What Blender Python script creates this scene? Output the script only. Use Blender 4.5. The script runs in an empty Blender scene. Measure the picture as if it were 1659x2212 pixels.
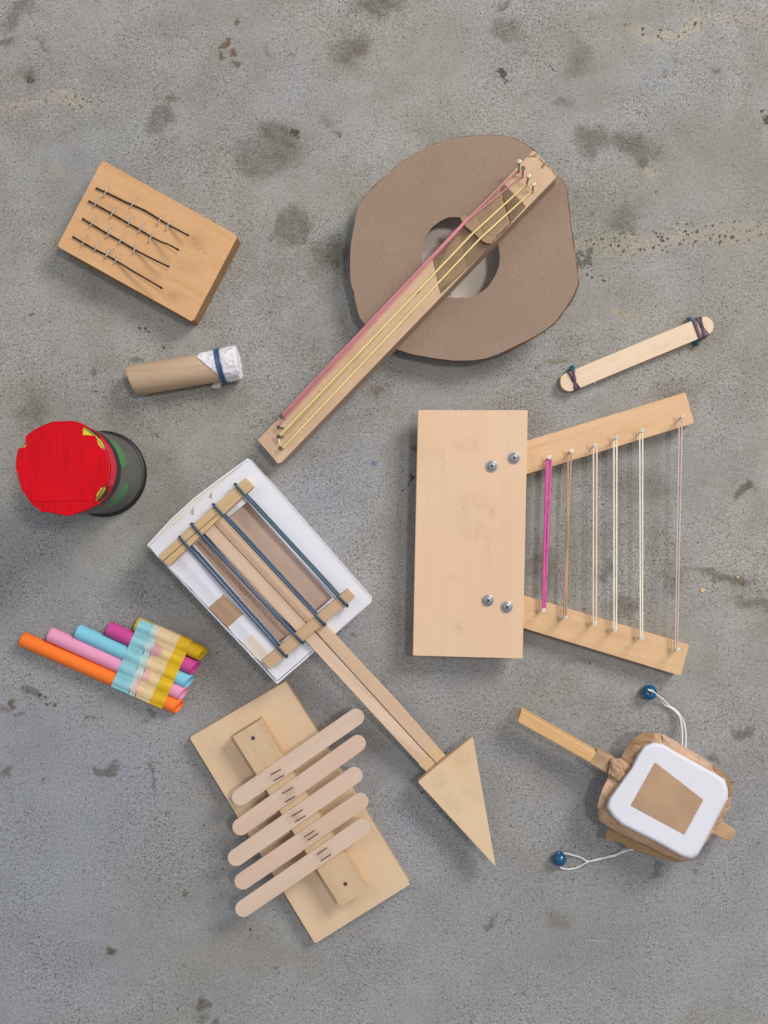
import bpy, bmesh, math, random
from mathutils import Vector, Matrix, noise
random.seed(7)
C = bpy.context.scene.collection
sc = bpy.context.scene
R = math.radians

# ------------------------------------------------------------ camera, light, exposure
H = 0.88                     # camera height above the floor (m)
S = 1/2450.0                 # metres on the floor per pixel of the 1659x2212 view
CX, CY = 829.5, 1106.0
cam = bpy.data.cameras.new('camera'); co = bpy.data.objects.new('camera', cam); C.objects.link(co)
co.location = (0, 0, H); co.rotation_euler = (0, 0, 0)
cam.sensor_fit = 'VERTICAL'; cam.sensor_height = 24; cam.lens = 24*H/(2212*S)
cam.clip_start = 0.01; cam.clip_end = 50
sc.camera = co
w = bpy.data.worlds.new('World'); sc.world = w; w.use_nodes = True
w.node_tree.nodes['Background'].inputs[0].default_value = (0.88, 0.92, 1.0, 1)
w.node_tree.nodes['Background'].inputs[1].default_value = 0.37
def area(name, loc, size, power, col):
    l = bpy.data.lights.new(name, 'AREA'); l.shape = 'DISK'; l.size = size; l.energy = power; l.color = col
    o = bpy.data.objects.new(name, l); C.objects.link(o); o.location = loc
    o.rotation_euler = (Vector((0, 0, 0))-Vector(loc)).to_track_quat('-Z', 'Y').to_euler()
area('window_light', (1.9, 1.9, 2.1), 1.25, 82, (1.0, 0.965, 0.93))
area('ceiling_light', (0.85, 0.35, 2.9), 0.30, 22, (1.0, 0.96, 0.92))
area('added_fill_light', (-1.9, 0.9, 2.4), 1.6, 12, (0.86, 0.9, 1.0))  # weak cool fill, an added lamp with no visible source
vs = sc.view_settings; vs.view_transform = 'Standard'; vs.look = 'None'; vs.exposure = 0.0; vs.gamma = 1; vs.use_curve_mapping = False
sc.cycles.max_bounces = 6

# ------------------------------------------------------------ coordinates
def Z(x0, y0, wd, out=1659.0):
    s = wd/out/1.31525
    return lambda u, v: (x0/1.31525+u*s, y0/1.31525+v*s)
def plane(z): return (z/100.0, 0.0, 0.0)
def pn(pl): return Vector((-pl[1], -pl[2], 1)).normalized()
def poff(pl, cm): return (pl[0]+cm/100.0/pn(pl).z, pl[1], pl[2])
def P(d, pl):                     # point of a plane (or height in cm) under a picture position
    if not isinstance(pl, tuple): pl = plane(pl)
    dx = (d[0]-CX)*S/H; dy = -(d[1]-CY)*S/H
    t = (H-pl[0])/(1+pl[1]*dx+pl[2]*dy)
    return Vector((dx*t, dy*t, H-t))
def wxy(x, y): return ((x-CX)*S, -(y-CY)*S)
def cat(pts, n=6, closed=False):
    pts = [Vector(p) for p in pts]; out = []; m = len(pts)
    rng = range(m) if closed else range(m-1)
    for i in rng:
        g = (lambda k: pts[k % m]) if closed else (lambda k: pts[min(max(k, 0), m-1)])
        a, b, c, d = g(i-1), g(i), g(i+1), g(i+2)
        for j in range(n):
            t = j/n
            out.append(0.5*((2*b)+(c-a)*t+(2*a-5*b+4*c-d)*t*t+(3*b-a-3*c+d)*t**3))
    if not closed: out.append(pts[-1])
    return out

# ------------------------------------------------------------ object helpers
ORG = {}
def thing(name, label, cat_, loc, group=None):
    o = bpy.data.objects.new(name, None); C.objects.link(o); o.location = loc; o.empty_display_size = 0.02
    o['label'] = label; o['category'] = cat_
    if group: o['group'] = group
    ORG[o.name] = Vector(loc); return o
def mesh(name, verts, faces, mat, parent, smooth=False, bevel=0, label=None, inner=None):
    org = ORG[parent.name] if parent else Vector((0, 0, 0))
    me = bpy.data.meshes.new(name); me.from_pydata([tuple(Vector(v)-org) for v in verts], [], faces); me.update()
    bm = bmesh.new(); bm.from_mesh(me); bmesh.ops.recalc_face_normals(bm, faces=bm.faces); bm.to_mesh(me); bm.free()
    me.materials.append(mat)
    if inner: me.materials.append(inner)
    for p in me.polygons: p.use_smooth = smooth and len(p.vertices) <= 4
    o = bpy.data.objects.new(name, me); C.objects.link(o)
    if parent: o.parent = parent
    ORG[o.name] = org
    if bevel:
        b = o.modifiers.new('bevel', 'BEVEL'); b.width = bevel/100.0; b.segments = 2; b.limit_method = 'ANGLE'; b.angle_limit = R(35)
    if label: o['label'] = label
    return o
def prism(name, poly, pl, th, mat, parent, bevel=0.04, holes=(), shift=(0, 0), label=None, wave=0):
    if not isinstance(pl, tuple): pl = plane(pl)
    n = pn(pl)*(th/100.0); sh = Vector((shift[0]/100, shift[1]/100, 0))
    vs_, fs = [], []
    bm = bmesh.new(); loops = []
    for lp in [poly]+list(holes):
        pts = [P(p, pl) for p in lp]
        if wave: pts = [p+Vector((noise.noise(p*180)*wave/100, noise.noise(p*180+Vector((5, 3, 1)))*wave/100, 0)) for p in pts]
        t = [bm.verts.new(p) for p in pts]; b = [bm.verts.new(p-n+sh) for p in pts]
        loops.append((t, b))
        m = len(t)
        for i in range(m): bm.faces.new((t[i], t[(i+1) % m], b[(i+1) % m], b[i]))
    if holes:
        for k in (0, 1):
            es = []
            for l in loops:
                q = l[k]
                for i in range(len(q)): es.append(bm.edges.get((q[i], q[(i+1) % len(q)])))
            bmesh.ops.triangle_fill(bm, edges=es, use_beauty=True)
    else:
        bm.faces.new(loops[0][0]); bm.faces.new(loops[0][1])
    bm.verts.index_update()
    verts = [v.co.copy() for v in bm.verts]; faces = [[v.index for v in f.verts] for f in bm.faces]; bm.free()
    return mesh(name, verts, faces, mat, parent, bevel=bevel, label=label)
def loft(name, loops, mat, parent, close=True, cap0=False, cap1=False, smooth=True, label=None, bevel=0):
    vs_, fs = [], []; n = len(loops[0])
    for l in loops: vs_ += l
    for i in range(len(loops)-1):
        for j in range(n if close else n-1):
            k = (j+1) % n
            fs.append((i*n+j, i*n+k, (i+1)*n+k, (i+1)*n+j))
    if cap0: fs.append(list(range(n)))
    if cap1: fs.append([(len(loops)-1)*n+j for j in range(n)])
    return mesh(name, vs_, fs, mat, parent, smooth=smooth, label=label, bevel=bevel)
def rings(pts, ra, rb, n=8, side=None, closed=False):
    pts = [Vector(p) for p in pts]; m = len(pts); out = []; prev = None
    for i in range(m):
        a = pts[i-1] if (i or closed) else pts[0]; b = pts[(i+1) % m] if (i < m-1 or closed) else pts[-1]
        t = (b-a).normalized()
        if side is not None: s = Vector(side).normalized(); s = (s-t*s.dot(t)).normalized()
        elif prev is None:
            up = Vector((0, 0, 1)) if abs(t.z) < .9 else Vector((1, 0, 0)); s = t.cross(up).normalized()
        else: s = (prev-t*prev.dot(t)).normalized()
        prev = s; u = s.cross(t)
        ka = ra[i] if isinstance(ra, list) else ra; kb = rb[i] if isinstance(rb, list) else rb
        out.append([pts[i]+s*(ka/100*math.cos(2*math.pi*j/n))+u*(kb/100*math.sin(2*math.pi*j/n)) for j in range(n)])
    return out
def tube(name, pts, r, mat, parent, rb=None, n=8, side=None, closed=False, label=None):
    if not closed and not isinstance(r, list) and (Vector(pts[1])-Vector(pts[0])).length > .01:
        pts = [Vector(p) for p in pts]; q = [pts[0]]
        for a, b in zip(pts, pts[1:]):
            d = (b-a).normalized()*.0006
            if (b-a).length > .004: q += [a+d, b-d]
            q.append(b)
        pts = q
    rg = rings(pts, r, r if rb is None else rb, n, side, closed)
    if closed: rg.append(rg[0]); return loft(name, rg, mat, parent, label=label)
    return loft(name, rg, mat, parent, cap0=True, cap1=True, label=label)
def lathe(name, a, b, prof, mat, parent, n=24, smooth=True, label=None, cap=False, bevel=0):
    """prof: list of (t along a->b 0..1, radius cm)"""
    a = Vector(a); b = Vector(b); ax = (b-a).normalized()
    up = Vector((0, 0, 1)) if abs(ax.z) < .9 else Vector((1, 0, 0)); s = ax.cross(up).normalized(); u = s.cross(ax)
    L = [[a+(b-a)*t+s*(r/100*math.cos(2*math.pi*j/n))+u*(r/100*math.sin(2*math.pi*j/n)) for j in range(n)] for t, r in prof]
    return loft(name, L, mat, parent, smooth=smooth, label=label, cap0=cap, cap1=cap, bevel=bevel)
def nail(parent, foot, head, mat, hr=0.17, sr=0.06, label=None):
    L = (Vector(head)-Vector(foot)).length*100
    return lathe('nail', foot, head, [(0, sr), (1-.09/L, sr), (1-.08/L, hr*.94), (1-.07/L, hr), (1-.02/L, hr), (1, hr*.85), (1, .001)], mat, parent, n=16, smooth=False, label=label)
def staple(parent, p, q, z, mat, h=0.14, r=0.035):
    a = P(p, z+h); b = P(q, z+h)
    d = Vector((0, 0, -(h+.1)/100)); e = (b-a).normalized()*0.0004
    return tube('staple', [a+d, a+d*.3, a+e*.2, a+e, b-e, b-e*.2, b+d*.3, b+d], r, mat, parent, n=6)
def sided(o, m):          # darker side faces: sawn wood, plus shade put into the colour
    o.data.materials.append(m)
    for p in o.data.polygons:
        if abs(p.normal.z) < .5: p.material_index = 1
def stadium(c0, c1, r, n=9):
    a = math.atan2(c1[1]-c0[1], c1[0]-c0[0]); out = []
    for i in range(n+1):
        t = a+math.pi/2+math.pi*i/n; out.append((c0[0]+r*math.cos(t), c0[1]+r*math.sin(t)))
    for i in range(n+1):
        t = a-math.pi/2+math.pi*i/n; out.append((c1[0]+r*math.cos(t), c1[1]+r*math.sin(t)))
    return out
def polar(poly, c, n, sc_=1.0):
    out = []; m = len(poly)
    for i in range(n):
        t = 2*math.pi*i/n; dx, dy = math.cos(t), math.sin(t); best = 0
        for k in range(m):
            x1, y1 = poly[k][0]-c[0], poly[k][1]-c[1]; x2, y2 = poly[(k+1) % m][0]-c[0], poly[(k+1) % m][1]-c[1]
            ex, ey = x2-x1, y2-y1; den = dx*ey-dy*ex
            if abs(den) < 1e-9: continue
            s = (x1*ey-y1*ex)/den; q = (x1*dy-y1*dx)/den
            if s > 0 and -1e-6 <= q <= 1+1e-6: best = max(best, s)
        out.append((c[0]+dx*best*sc_, c[1]+dy*best*sc_))
    return out

# ------------------------------------------------------------ materials
def lin(c):
    return tuple((x/255/12.92 if x/255 <= .04045 else ((x/255+.055)/1.055)**2.4) for x in c)+(1.0,)
class G:
    def __init__(s, name, rough=0.6, metal=0.0, spec=0.4):
        s.m = bpy.data.materials.new(name); s.m.use_nodes = True; s.t = s.m.node_tree
        s.b = s.t.nodes['Principled BSDF']; s.b.inputs['Roughness'].default_value = rough
        s.b.inputs['Metallic'].default_value = metal; s.b.inputs['Specular IOR Level'].default_value = spec
        s.pos = s.t.nodes.new('ShaderNodeNewGeometry').outputs['Position']
    def put(s, i, v):
        if hasattr(v, 'is_linked') or isinstance(v, bpy.types.NodeSocket): s.t.links.new(v, i)
        else:
            if isinstance(v, (tuple, list)) and len(v) == 3 and i.type == 'RGBA': v = tuple(v)+(1,)
            i.default_value = v
    def math(s, op, a, b=0.0, clamp=False):
        n = s.t.nodes.new('ShaderNodeMath'); n.operation = op; n.use_clamp = clamp; s.put(n.inputs[0], a); s.put(n.inputs[1], b); return n.outputs[0]
    def vm(s, op, a, b=None, sc=None):
        n = s.t.nodes.new('ShaderNodeVectorMath'); n.operation = op; s.put(n.inputs[0], a)
        if b is not None: s.put(n.inputs[1], b)
        if sc is not None: s.put(n.inputs['Scale'], sc)
        return n.outputs['Value'] if op in ('LENGTH', 'DISTANCE') else n.outputs[0]
    def mix(s, f, a, b, blend='MIX'):
        n = s.t.nodes.new('ShaderNodeMix'); n.data_type = 'RGBA'; n.blend_type = blend
        s.put(n.inputs[0], f); s.put(n.inputs[6], a); s.put(n.inputs[7], b); return n.outputs[2]
    def noise(s, scale, detail=2, vec=None, rough=.5, color=False, dist=0):
        n = s.t.nodes.new('ShaderNodeTexNoise'); s.put(n.inputs['Vector'], vec if vec is not None else s.pos)
        n.inputs['Scale'].default_value = scale; n.inputs['Detail'].default_value = detail; n.inputs['Roughness'].default_value = rough; n.inputs['Distortion'].default_value = dist
        return n.outputs['Color'] if color else n.outputs[0]
    def vor(s, scale, vec=None, feat='F1'):
        n = s.t.nodes.new('ShaderNodeTexVoronoi'); n.feature = feat; s.put(n.inputs['Vector'], vec if vec is not None else s.pos); n.inputs['Scale'].default_value = scale
        return n.outputs['Distance'], n.outputs['Color']
    def rng(s, v, a, b, c=0.0, d=1.0, smooth=False):
        n = s.t.nodes.new('ShaderNodeMapRange'); n.interpolation_type = 'SMOOTHSTEP' if smooth else 'LINEAR'
        s.put(n.inputs[0], v)
        for i, x in enumerate((a, b, c, d)): s.put(n.inputs[i+1], x)
        return n.outputs[0]
    def mapping(s, vec, loc=(0, 0, 0), rot=(0, 0, 0), scale=(1, 1, 1), typ='POINT'):
        n = s.t.nodes.new('ShaderNodeMapping'); n.vector_type = typ; s.put(n.inputs[0], vec)
        n.inputs['Location'].default_value = loc; n.inputs['Rotation'].default_value = rot; n.inputs['Scale'].default_value = scale
        return n.outputs[0]
    def grey(s, v):
        n = s.t.nodes.new('ShaderNodeCombineXYZ'); [s.put(n.inputs[i], v) for i in range(3)]; return n.outputs[0]
    def madd(s, a, v):
        n = s.t.nodes.new('ShaderNodeVectorMath'); n.operation = 'MULTIPLY_ADD'; s.put(n.inputs[0], a); n.inputs[1].default_value = (1e-8, 1e-8, 1e-8); s.put(n.inputs[2], v)
        return n.outputs[0]
    def stains(s, vec, lst, soft=.35):
        """lst: (x, y, rx, ry, angle, strength[, soft]) in view pixels on the floor"""
        acc = None
        for it in lst:
            x, y, rx, ry, an, st = it[:6]; sf = it[6] if len(it) > 6 else soft
            X, Y = wxy(x, y); kz = getattr(s, 'kz', 1.0); X *= kz; Y *= kz
            vv = vec if acc is None else s.madd(acc, vec)      # keeps the node chain serial
            m = s.mapping(vv, (X, Y, 0), (0, 0, R(an)), (rx*S, ry*S, 1000), 'TEXTURE')
            v = s.rng(s.vm('LENGTH', m), 1-sf, 1+sf, st, 0.0, True)
            acc = v if acc is None else s.math('MAXIMUM', acc, v)
        return acc
    def warp(s, *amps):
        v = s.pos
        for sc_, a in amps:
            d = s.vm('SUBTRACT', s.noise(sc_, 3, color=True), (.5, .5, .5)); v = s.vm('ADD', v, s.vm('SCALE', d, sc=a))
        return v
    def bump(s, h, strength=.3, dist=.001):
        n = s.t.nodes.new('ShaderNodeBump'); n.inputs['Strength'].default_value = strength; n.inputs['Distance'].default_value = dist
        s.put(n.inputs['Height'], h); s.t.links.new(n.outputs[0], s.b.inputs['Normal'])
    def col(s, c): s.put(s.b.inputs['Base Color'], c); return s.m

def wood(name, rgb, ang, contrast=.10, dark=None, smudge=(), marks=(), rough=.62, tint=.5, lines=1.0, h=0):
    """pale sawn wood: grain runs along ang (degrees, world), a few darker streaks, handling smudges"""
    g = G(name, rough=rough, spec=.3); g.kz = (H-h/100)/H     # h: height (cm) of the face the marks lie on
    base = lin(rgb); dk = lin(dark or tuple(int(c*.80) for c in rgb))
    lt = lin(tuple(min(255, int(c*1.05)) for c in rgb))
    v = g.mapping(g.pos, rot=(0, 0, -R(ang)))
    va = g.mapping(v, scale=(1, 10, 10)); vb = g.mapping(v, scale=(1, 26, 26))
    n1 = g.noise(9, 3, va, dist=.6); n2 = g.noise(42, 3, vb, .6); n3 = g.noise(14, 3)
    c = g.mix(g.rng(n1, .35, .72, 0, contrast*4), base, dk)
    c = g.mix(g.rng(n2, .52, .75, 0, contrast*3*lines), c, dk)
    c = g.mix(g.rng(n2, .45, .25, 0, .5), c, lt)
    c = g.mix(g.rng(n3, .4, .7, 0, .35*tint), c, lin((rgb[0]*.97, rgb[1]*.90, rgb[2]*.84)))
    n4 = g.noise(150, 3, g.mapping(v, scale=(1, 14, 14)), .7)
    c = g.mix(g.rng(n4, .5, .72, 0, .32*lines+.08), c, dk)
    fl = g.noise(300, 1, g.mapping(v, scale=(1, 5, 5)))
    c = g.mix(g.rng(fl, .66, .76, 0, .35*lines), c, dk)
    if smudge:
        wv = g.warp((40, .012), (200, .002))
        m = g.stains(wv, smudge, .9)
        m = g.math('MULTIPLY', m, g.rng(g.noise(160, 4, rough=.7), .38, .64, .15, .85))
        c = g.mix(m, c, lin((134, 100, 74)))
    if marks:
        m2 = g.stains(g.warp((300, .0008)), marks, .15)
        c = g.mix(m2, c, lin((112, 84, 44)))
    g.bump(n2, .12, .0006)
    return g.col(c)
def plain(name, rgb, rough=.6, metal=0, spec=.4, var=.08, scale=60, bump=0, sc2=500, sub=0):
    g = G(name, rough=rough, metal=metal, spec=spec)
    b = lin(rgb); d = tuple(x*(1-var*2.2) for x in b[:3])+(1,)
    c = g.mix(g.rng(g.noise(scale, 4), .35, .7), b, d)
    c = g.mix(g.rng(g.noise(sc2, 2), .5, .72, 0, var*4), c, d)
    if bump: g.bump(g.noise(sc2*.6, 3), bump, .0005)
    return g.col(c)
def crinkle(name, rgb, rough=.5, sc_=70, st=.6, var=.16):
    g = G(name, rough=rough, spec=.45); b = lin(rgb); d = tuple(x*(1-var*1.6) for x in b[:3])+(1,)
    wv = G.warp(g, (90, .008)); vd, vc = g.vor(sc_, wv); se = g.t.nodes.new('ShaderNodeSeparateColor'); g.t.links.new(vc, se.inputs[0])
    c = g.mix(g.math('MULTIPLY', se.outputs[0], .8), b, d); c = g.mix(g.rng(vd, .45, .75, 0, .4), c, tuple(min(1, x*1.25) for x in b[:3])+(1,))
    g.bump(g.math('ADD', vd, g.math('MULTIPLY', g.noise(sc_*3, 4), .5)), st, .002); return g.col(c)
def card(name, rgb, fleck=.5, rough=.85, scale=1.0, bump=.1):
    """kraft card: tiny pale and dark fibres"""
    g = G(name, rough=rough, spec=.2); b = lin(rgb)
    c = g.mix(g.rng(g.noise(18, 3), .35, .7, 0, .5), b, tuple(x*.86 for x in b[:3])+(1,))
    c = g.mix(g.rng(g.noise(700*scale, 2), .45, .8, 0, .5*fleck), c, tuple(x*.6 for x in b[:3])+(1,))
    d, cc = g.vor(330*scale)
    c = g.mix(g.math('MULTIPLY', g.rng(d, .10, .22, .55*fleck, 0), g.rng(g.noise(260), .5, .62)), c, tuple(min(1, x*1.8) for x in b[:3])+(1,))
    g.bump(g.noise(500, 3), bump, .0004)
    return g.col(c)

FLOOR_MASKS = {}
class Masked(G):
    def stains(s, vec, lst, soft=.35):
        k = 'stain_%d' % len(FLOOR_MASKS); FLOOR_MASKS[k] = (vec, lst, soft)
        n = s.t.nodes.new('ShaderNodeAttribute'); n.attribute_name = k; return n.outputs['Fac']
    def warp(s, *amps):
        if amps[0][0] in (500, 300, 15): return G.warp(s, *amps)
        return amps
def floor_material():
    g = Masked('speckled_concrete', rough=.78, spec=.3)
    big = g.noise(4.5, 4); mid = g.noise(17, 5, rough=.6); hue = g.noise(9, 3, g.mapping(g.pos, (3, 1, 0)))
    c = g.mix(g.rng(big, .32, .68), lin((146, 145, 142)), lin((160, 156, 149)))
    c = g.mix(g.rng(mid, .42, .66, 0, .5), c, lin((124, 117, 106)))
    c = g.mix(g.rng(g.noise(45, 4, rough=.65), .5, .7, 0, .22), c, lin((118, 111, 100)))
    c = g.mix(g.rng(g.noise(30, 4, g.mapping(g.pos, (2, 5, 0)), .65), .54, .74, 0, .32), c, lin((174, 171, 167)))
    c = g.mix(g.rng(hue, .56, .72, 0, .40), c, lin((138, 140, 118)))
    c = g.mix(g.rng(hue, .44, .28, 0, .35), c, lin((150, 150, 158)))
    wide = g.stains(g.warp((6, .12)), [(60, 1850, 420, 480, 0, .62, .8), (1300, 1900, 600, 420, 0, .38, .8), (620, 1250, 160, 220, 0, .4, .8), (900, 1600, 250, 400, 0, .35, .8), (60, 1300, 120, 160, 0, .3, .8)], .8)
    c = g.mix(wide, c, lin((141, 146, 158)))  # broad bluish cast of the light, put into the floor colour
    wm = g.stains(g.warp((8, .1)), [(150, 880, 180, 120, 0, .5, .8), (470, 1330, 130, 160, 0, .35, .8), (1600, 500, 160, 300, 0, .4, .8), (1450, 1250, 120, 250, 0, .2, .8), (420, 1850, 110, 160, 0, .3, .8), (900, 60, 300, 90, 0, .2, .8), (1250, 1950, 200, 200, 0, .3, .8), (380, 1050, 60, 120, 0, .5, .8), (830, 1290, 50, 140, 0, .35, .8), (1050, 1500, 160, 80, 0, .35, .8), (560, 2060, 160, 60, 0, .35, .8), (1300, 60, 120, 60, 0, .3, .8)], .8)
    c = g.mix(wm, c, lin((138, 131, 116)))
    # named stains
    wv = g.warp((28, .020), (110, .008), (420, .0025))
    olive = [(590, 322, 44, 44, 0, .62, .5), (540, 352, 42, 30, -10, .5, .5), (345, 243, 20, 26, 0, .5, .5), (640, 478, 40, 40, 0, .55, .28),
             (716, 560, 46, 54, 20, .6, .6), (765, 95, 48, 26, 25, .62, .6), (810, 8, 60, 22, 0, .6, .5), (715, 262, 22, 18, 0, .35, .7), (40, 30, 18, 40, -20, .5, .5),
             (12, 92, 26, 13, -10, .7, .5), (57, 168, 22, 13, 0, .6, .6), (90, 92, 24, 6, 0, .45), (1112, 55, 34, 26, 0, .5, .6), (1255, 135, 34, 30, 0, .42, .8),
             (1295, 318, 44, 34, 0, .62, .5), (1375, 325, 48, 20, -15, .55, .5), (1392, 355, 14, 16, 0, .6), (1095, 5, 18, 9, 0, .6), (1363, 470, 34, 26, 0, .45, .7),
             (1617, 1076, 20, 14, 10, .7, .25), (1560, 1250, 70, 11, -6, .62, .35), (1625, 1304, 50, 12, -4, .55, .5), (1442, 1262, 26, 32, 0, .45, .7),
             (1175, 1225, 34, 48, 0, .55, .6), (1320, 1235, 20, 16, 0, .5), (1345, 1320, 30, 22, 0, .5, .7), (235, 1653, 22, 14, 10, .62, .3), (22, 1671, 12, 15, -20, .6, .25),
             (324, 1684, 6, 26, 0, .5, .4), (172, 1903, 7, 6, 0, .65, .2), (250, 2071, 15, 10, 0, .7, .3), (457, 2185, 14, 18, 0, .7, .3), (597, 2098, 9, 6, 0, .6, .3),
             (1604, 1582, 17, 13, 0, .6, .4), (1215, 2005, 28, 20, 0, .35, .7), (1425, 1886, 12, 12, 0, .5, .5), (1512, 1886, 8, 10, 0, .5, .5), (1250, 1440, 45, 10, 5, .35, .7),
             (78, 1495, 9, 14, 0, .6, .3), (24, 1536, 14, 10, 0, .5, .4), (305, 1527, 13, 10, -30, .6, .4), (194, 1565, 11, 8, 0, .55, .5), (290, 1552, 6, 6, 0, .6),
             (85, 880, 36, 50, 10, .45, .8), (1390, 1050, 70, 30, 0, .35, .9), (310, 775, 13, 8, 0, .65, .4), (220, 814, 8, 8, 0, .65, .3), (590, 110, 8, 10, 0, .3), (1210, 240, 22, 9, 10, .4, .7),
             (1480, 840, 40, 26, 0, .3, .8), (1560, 160, 10, 8, 0, .5), (280, 930, 40, 30, 0, .3, .9), (360, 200, 10, 10, 0, .5, .6), (1054, 1998, 18, 10, 0, .55), (1555, 1660, 14, 9, 0, .5)]+[(497, 544, 4.8, 4.6, 160, 0.6, .3), (144, 63, 7.5, 4.1, 141, 0.3, .3), (402, 1936, 5.7, 4.4, 101, 0.6, .3), (318, 959, 6.2, 5.5, 133, 0.5, .3), (1528, 72, 6.4, 2.7, 151, 0.3, .3), (626, 137, 7.1, 3.4, 152, 0.6, .3), (803, 1758, 5.0, 5.3, 113, 0.3, .3), (758, 409, 3.2, 4.2, 66, 0.6, .3), (903, 1243, 5.1, 5.4, 146, 0.5, .3), (1103, 1679, 5.9, 5.7, 174, 0.3, .3), (582, 678, 6.5, 3.6, 138, 0.6, .3), (1175, 436, 6.6, 3.2, 146, 0.5, .3), (593, 519, 3.3, 5.5, 123, 0.3, .3), (714, 282, 5.1, 3.0, 75, 0.5, .3), (1584, 1710, 7.4, 2.7, 157, 0.3, .3), (783, 1365, 5.8, 5.7, 71, 0.6, .3), (493, 157, 4.5, 2.8, 153, 0.6, .3), (74, 818, 7.9, 3.5, 67, 0.3, .3), (1422, 183, 7.9, 3.7, 92, 0.3, .3), (783, 1553, 5.3, 4.3, 164, 0.6, .3), (1404, 430, 6.1, 5.8, 129, 0.5, .3), (893, 983, 7.7, 4.0, 66, 0.6, .3), (630, 1398, 3.1, 4.0, 148, 0.5, .3), (51, 1552, 6.1, 4.7, 15, 0.6, .3), (1294, 1371, 5.3, 4.9, 90, 0.6, .3), (1457, 1152, 6.7, 2.6, 15, 0.6, .3), (53, 1522, 4.3, 4.1, 151, 0.6, .3), (665, 736, 4.8, 3.6, 94, 0.6, .3), (550, 1240, 6.9, 2.9, 6, 0.6, .3), (1410, 548, 4.6, 3.3, 68, 0.3, .3), (681, 777, 6.4, 4.8, 24, 0.3, .3), (1240, 1328, 7.7, 4.9, 57, 0.5, .3), (356, 337, 4.7, 4.8, 145, 0.5, .3), (564, 931, 6.9, 2.6, 48, 0.5, .3), (1187, 761, 7.3, 3.7, 164, 0.3, .3), (1278, 1424, 5.9, 4.0, 132, 0.5, .3), (961, 1428, 6.2, 3.5, 145, 0.5, .3), (82, 1702, 3.8, 2.5, 159, 0.6, .3), (899, 919, 3.2, 4.1, 169, 0.6, .3), (1072, 1193, 5.7, 5.6, 17, 0.6, .3), (597, 501, 7.1, 2.7, 177, 0.6, .3), (416, 1770, 5.9, 2.5, 30, 0.3, .3), (1040, 1238, 4.2, 2.6, 137, 0.5, .3), (119, 475, 4.7, 3.4, 138, 0.5, .3), (1612, 261, 4.8, 3.2, 136, 0.3, .3), (360, 990, 7.0, 5.7, 32, 0.3, .3)]
    m = g.stains(wv, olive)
    m = g.math('MULTIPLY', m, g.rng(g.noise(110, 5, rough=.7), .3, .62, .62, 1.2))
    c = g.mix(m, c, lin((84, 75, 60)))
    rust = [(500, 62, 11, 9, 0, .85, .2), (487, 98, 9, 8, 0, .8, .2), (518, 118, 16, 8, -30, .85, .25), (732, 290, 5, 14, 0, .6, .4), (825, 848, 13, 9, 0, .55, .5), (1437, 157, 8, 6, 0, .7), (1437, 183, 6, 4, 0, .5),
            (44, 1521, 8, 11, 0, .85, .25), (371, 1762, 7, 5, 0, .8, .3), (246, 2071, 8, 6, 0, .5), (1518, 1040, 9, 7, 0, .25), (740, 340, 6, 6, 0, .5)]
    c = g.mix(g.stains(wv, rust), c, lin((100, 76, 54)))
    c = g.mix(g.stains(wv, [(1187, 797, 28, 8, 8, .55, .5)]), c, lin((92, 104, 60)))
    c = g.mix(g.stains(wv, [(1332, 688, 26, 5, -12, .45, .5)]), c, lin((170, 145, 95)))
    c = g.mix(g.stains(g.warp((400, .001)), [(807, 1001, 6, 6, 0, .8, .3)]), c, lin((95, 110, 150)))
    c = g.mix(g.stains(wv, [(386, 1202, 8, 5, 0, .4, .5), (434, 1463, 6, 6, 0, .4, .5), (810, 2010, 10, 8, 0, .2)]), c, lin((170, 95, 90)))
    tanm = g.stains(wv, [(1440, 66, 78, 11, 6, .75, .5), (1560, 50, 80, 22, 4, .35, .7), (1455, 515, 215, 20, 5, .46, .7), (30, 240, 80, 14, 4, .55, .5), (140, 222, 46, 18, 4, .65, .5), (1065, 268, 70, 8, 8, .35, .6), (115, 370, 16, 18, 0, .35), (1400, 385, 18, 15, 0, .6)])
    c = g.mix(tanm, c, lin((168, 156, 138)))
    pitz = g.stains(wv, [(1440, 62, 95, 12, 6, 1), (1620, 50, 60, 30, 4, .5), (1455, 512, 215, 22, 5, 1, .5), (30, 240, 80, 14, 4, .5), (140, 222, 46, 20, 4, .7), (330, 726, 52, 12, -6, 1), (226, 868, 18, 14, 0, 1),
                         (1265, 560, 22, 26, 0, 1.5), (1083, 182, 9, 20, 0, 1.7), (1194, 132, 16, 8, 0, 1.6), (1275, 462, 14, 9, 0, 1.4), (52, 132, 9, 7, 0, 1.5), (58, 176, 14, 12, 0, 1.4), (630, 294, 10, 6, 0, 1.7), (338, 1893, 12, 4, 0, 1.6),
                         (1285, 590, 28, 16, 0, 1.2), (1650, 254, 12, 14, 0, 1.9), (480, 335, 4, 5, 0, 1.8), (64, 693, 6, 6, 0, 1.7), (212, 2095, 3, 10, -15, 1.8), (862, 1062, 3, 16, -25, 1.7), (876, 1030, 4, 24, -22, 1.7), (104, 2142, 4, 4, 0, 1.7), (560, 2025, 18, 8, -30, 1.2),
                         (1070, 1990, 7, 10, 0, 1.2), (90, 1500, 40, 10, 25, 1), (1290, 1740, 16, 10, 0, .6), (550, 2000, 20, 6, 0, 1.2)])
    pd, pc = g.vor(310, G.warp(g, (300, .004)))
    ps = g.t.nodes.new('ShaderNodeSeparateColor'); g.t.links.new(pc, ps.inputs[0])
    pz = g.math('MULTIPLY', g.math('MINIMUM', pitz, 1.0), g.rng(g.math('SUBTRACT', g.rng(ps.outputs[2], .25, 1, 0, .52), pd), -.02, .08))
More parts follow.
